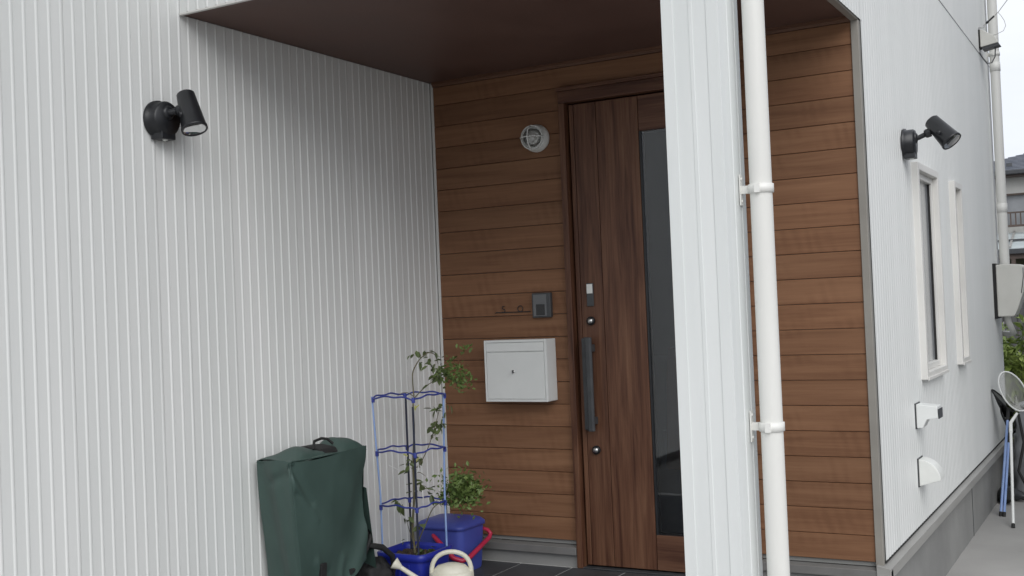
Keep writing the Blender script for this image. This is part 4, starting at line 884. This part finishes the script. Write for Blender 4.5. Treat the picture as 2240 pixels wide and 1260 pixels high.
# hipped roof in courses
ro = MB(); ex0, ex1, ey0 = -6.0, 5.8, NY - .6
z_e = 5.07; sl = .30; steps = 22; dst = .22
for k in range(steps):
    a, b = k * dst, (k + 1) * dst + .03; za = z_e + sl * a + .03; zb = z_e + sl * b + .005
    ro.add([(ex0 + a, ey0 + a, za), (ex1 - a, ey0 + a, za), (ex1 - b, ey0 + b, zb), (ex0 + b, ey0 + b, zb)], [(0, 1, 2, 3)])
    ro.add([(ex0 + a, ey0 + a, za - .028), (ex1 - a, ey0 + a, za - .028), (ex1 - a, ey0 + a, za), (ex0 + a, ey0 + a, za)], [(0, 1, 2, 3)])
    ro.add([(ex0 + a, ey0 + a, za), (ex0 + b, ey0 + b, zb), (ex0 + b, ey0 + 8 - b, zb), (ex0 + a, ey0 + 8 - a, za)], [(0, 1, 2, 3)]) if b < 4 else None
nr = N.part('roof', ro, 'nbroof')
N.part('gutter', wallbox([(ex0, ex1, ey0 - .12, ey0 + .02, 4.93, 5.065)]), 'charcoal', .02, parent=nr)
N.part('eave_board', wallbox([(ex0 + .05, ex1 - .05, ey0 + .025, NY - .002, 4.88, 4.96)]), 'nbbrown', parent=nr)
for k in range(12):
    x = -4.95 + .55 * k; sg = MB(); a = .45
    sg.prism([(ey0 + a, z_e + sl * a + .03), (ey0 + a + .10, z_e + sl * (a + .1) + .02), (ey0 + a + .02, z_e + sl * a + .14)], x - .09, x + .09); N.part('snow_guard', sg, 'charcoal', parent=nr)
# pale sheet roof over the ground floor
pr_ = MB(); pr_.add([(-6, NY - 1.6, 2.50), (3, NY - 1.6, 2.50), (3, NY - .002, 3.05), (-6, NY - .002, 3.05), (-6, NY - 1.6, 2.54), (3, NY - 1.6, 2.54), (3, NY - .002, 3.09), (-6, NY - .002, 3.09)], [(0, 3, 2, 1), (4, 5, 6, 7), (0, 1, 5, 4), (1, 2, 6, 5), (2, 3, 7, 6), (3, 0, 4, 7)])
lr = N.part('porch_roof', pr_, 'nbpoly')
for k in range(10):
    x = -5.6 + .9 * k; N.part('batten', MB().add([(x - .03, NY - 1.62, 2.545), (x + .03, NY - 1.62, 2.545), (x + .03, NY - .01, 3.10), (x - .03, NY - .01, 3.10), (x - .03, NY - 1.62, 2.60), (x + .03, NY - 1.62, 2.60), (x + .03, NY - .01, 3.15), (x - .03, NY - .01, 3.15)], [(0, 3, 2, 1), (4, 5, 6, 7), (0, 1, 5, 4), (1, 2, 6, 5), (2, 3, 7, 6), (3, 0, 4, 7)]), 'flash', parent=lr)
N.part('rail', wallbox([(-6, 3, NY - 1.0, NY - .94, 2.78, 2.84)]), 'charcoal', parent=lr)
N.part('fascia', wallbox([(-6, 3, NY - 1.7, NY - 1.61, 2.36, 2.51)]), 'charcoal', parent=lr)
N.part('beam', wallbox([(-6, 3, NY - 1.58, NY - 1.45, 2.20, 2.36)]), 'nbbrown', parent=lr)
for x in (-5.8, -3.72, -1.4): N.part('post', wallbox([(x - .06, x + .06, NY - 1.57, NY - 1.46, -.275, 2.20)]), 'nbbrown')

# unseen house added across the path, right of frame, to shade the right wall
S_ = Thing('added_shade_house', (1.9, 9, GZ), 'unseen grey plastered house added across the concrete path to shade the right wall', 'house')
S_.part('wall', wallbox([(1.9, 2.1, 5.9, 17, GZ, 5.3), (2.1, 8, 5.9, 6.1, GZ, 5.3), (2.1, 8, 16.8, 17, GZ, 5.3)]), 'sidewall')
S_.part('roof', MB().prism([(1.5, 5.25), (5.1, 6.7), (8.6, 5.25), (8.6, 5.35), (5.1, 6.82), (1.5, 5.35)], 5.5, 17.4, 'y'), 'nbroof')
for (a, b, c, d) in ((7.4, 8.3, 1.0, 2.0), (10, 11.6, .9, 2.0), (7, 8.6, 3.5, 4.6), (12, 13.6, 3.5, 4.6)):
    f_ = S_.part('window', wallbox([(1.86, 1.899, a, b, c, d)]), 'nbbrown', .004); S_.part('pane', wallbox([(1.852, 1.8595, a + .05, b - .05, c + .05, d - .05)]), 'frost', parent=f_)
for o in bpy.data.objects:
    if '_c' in o: del o['_c']
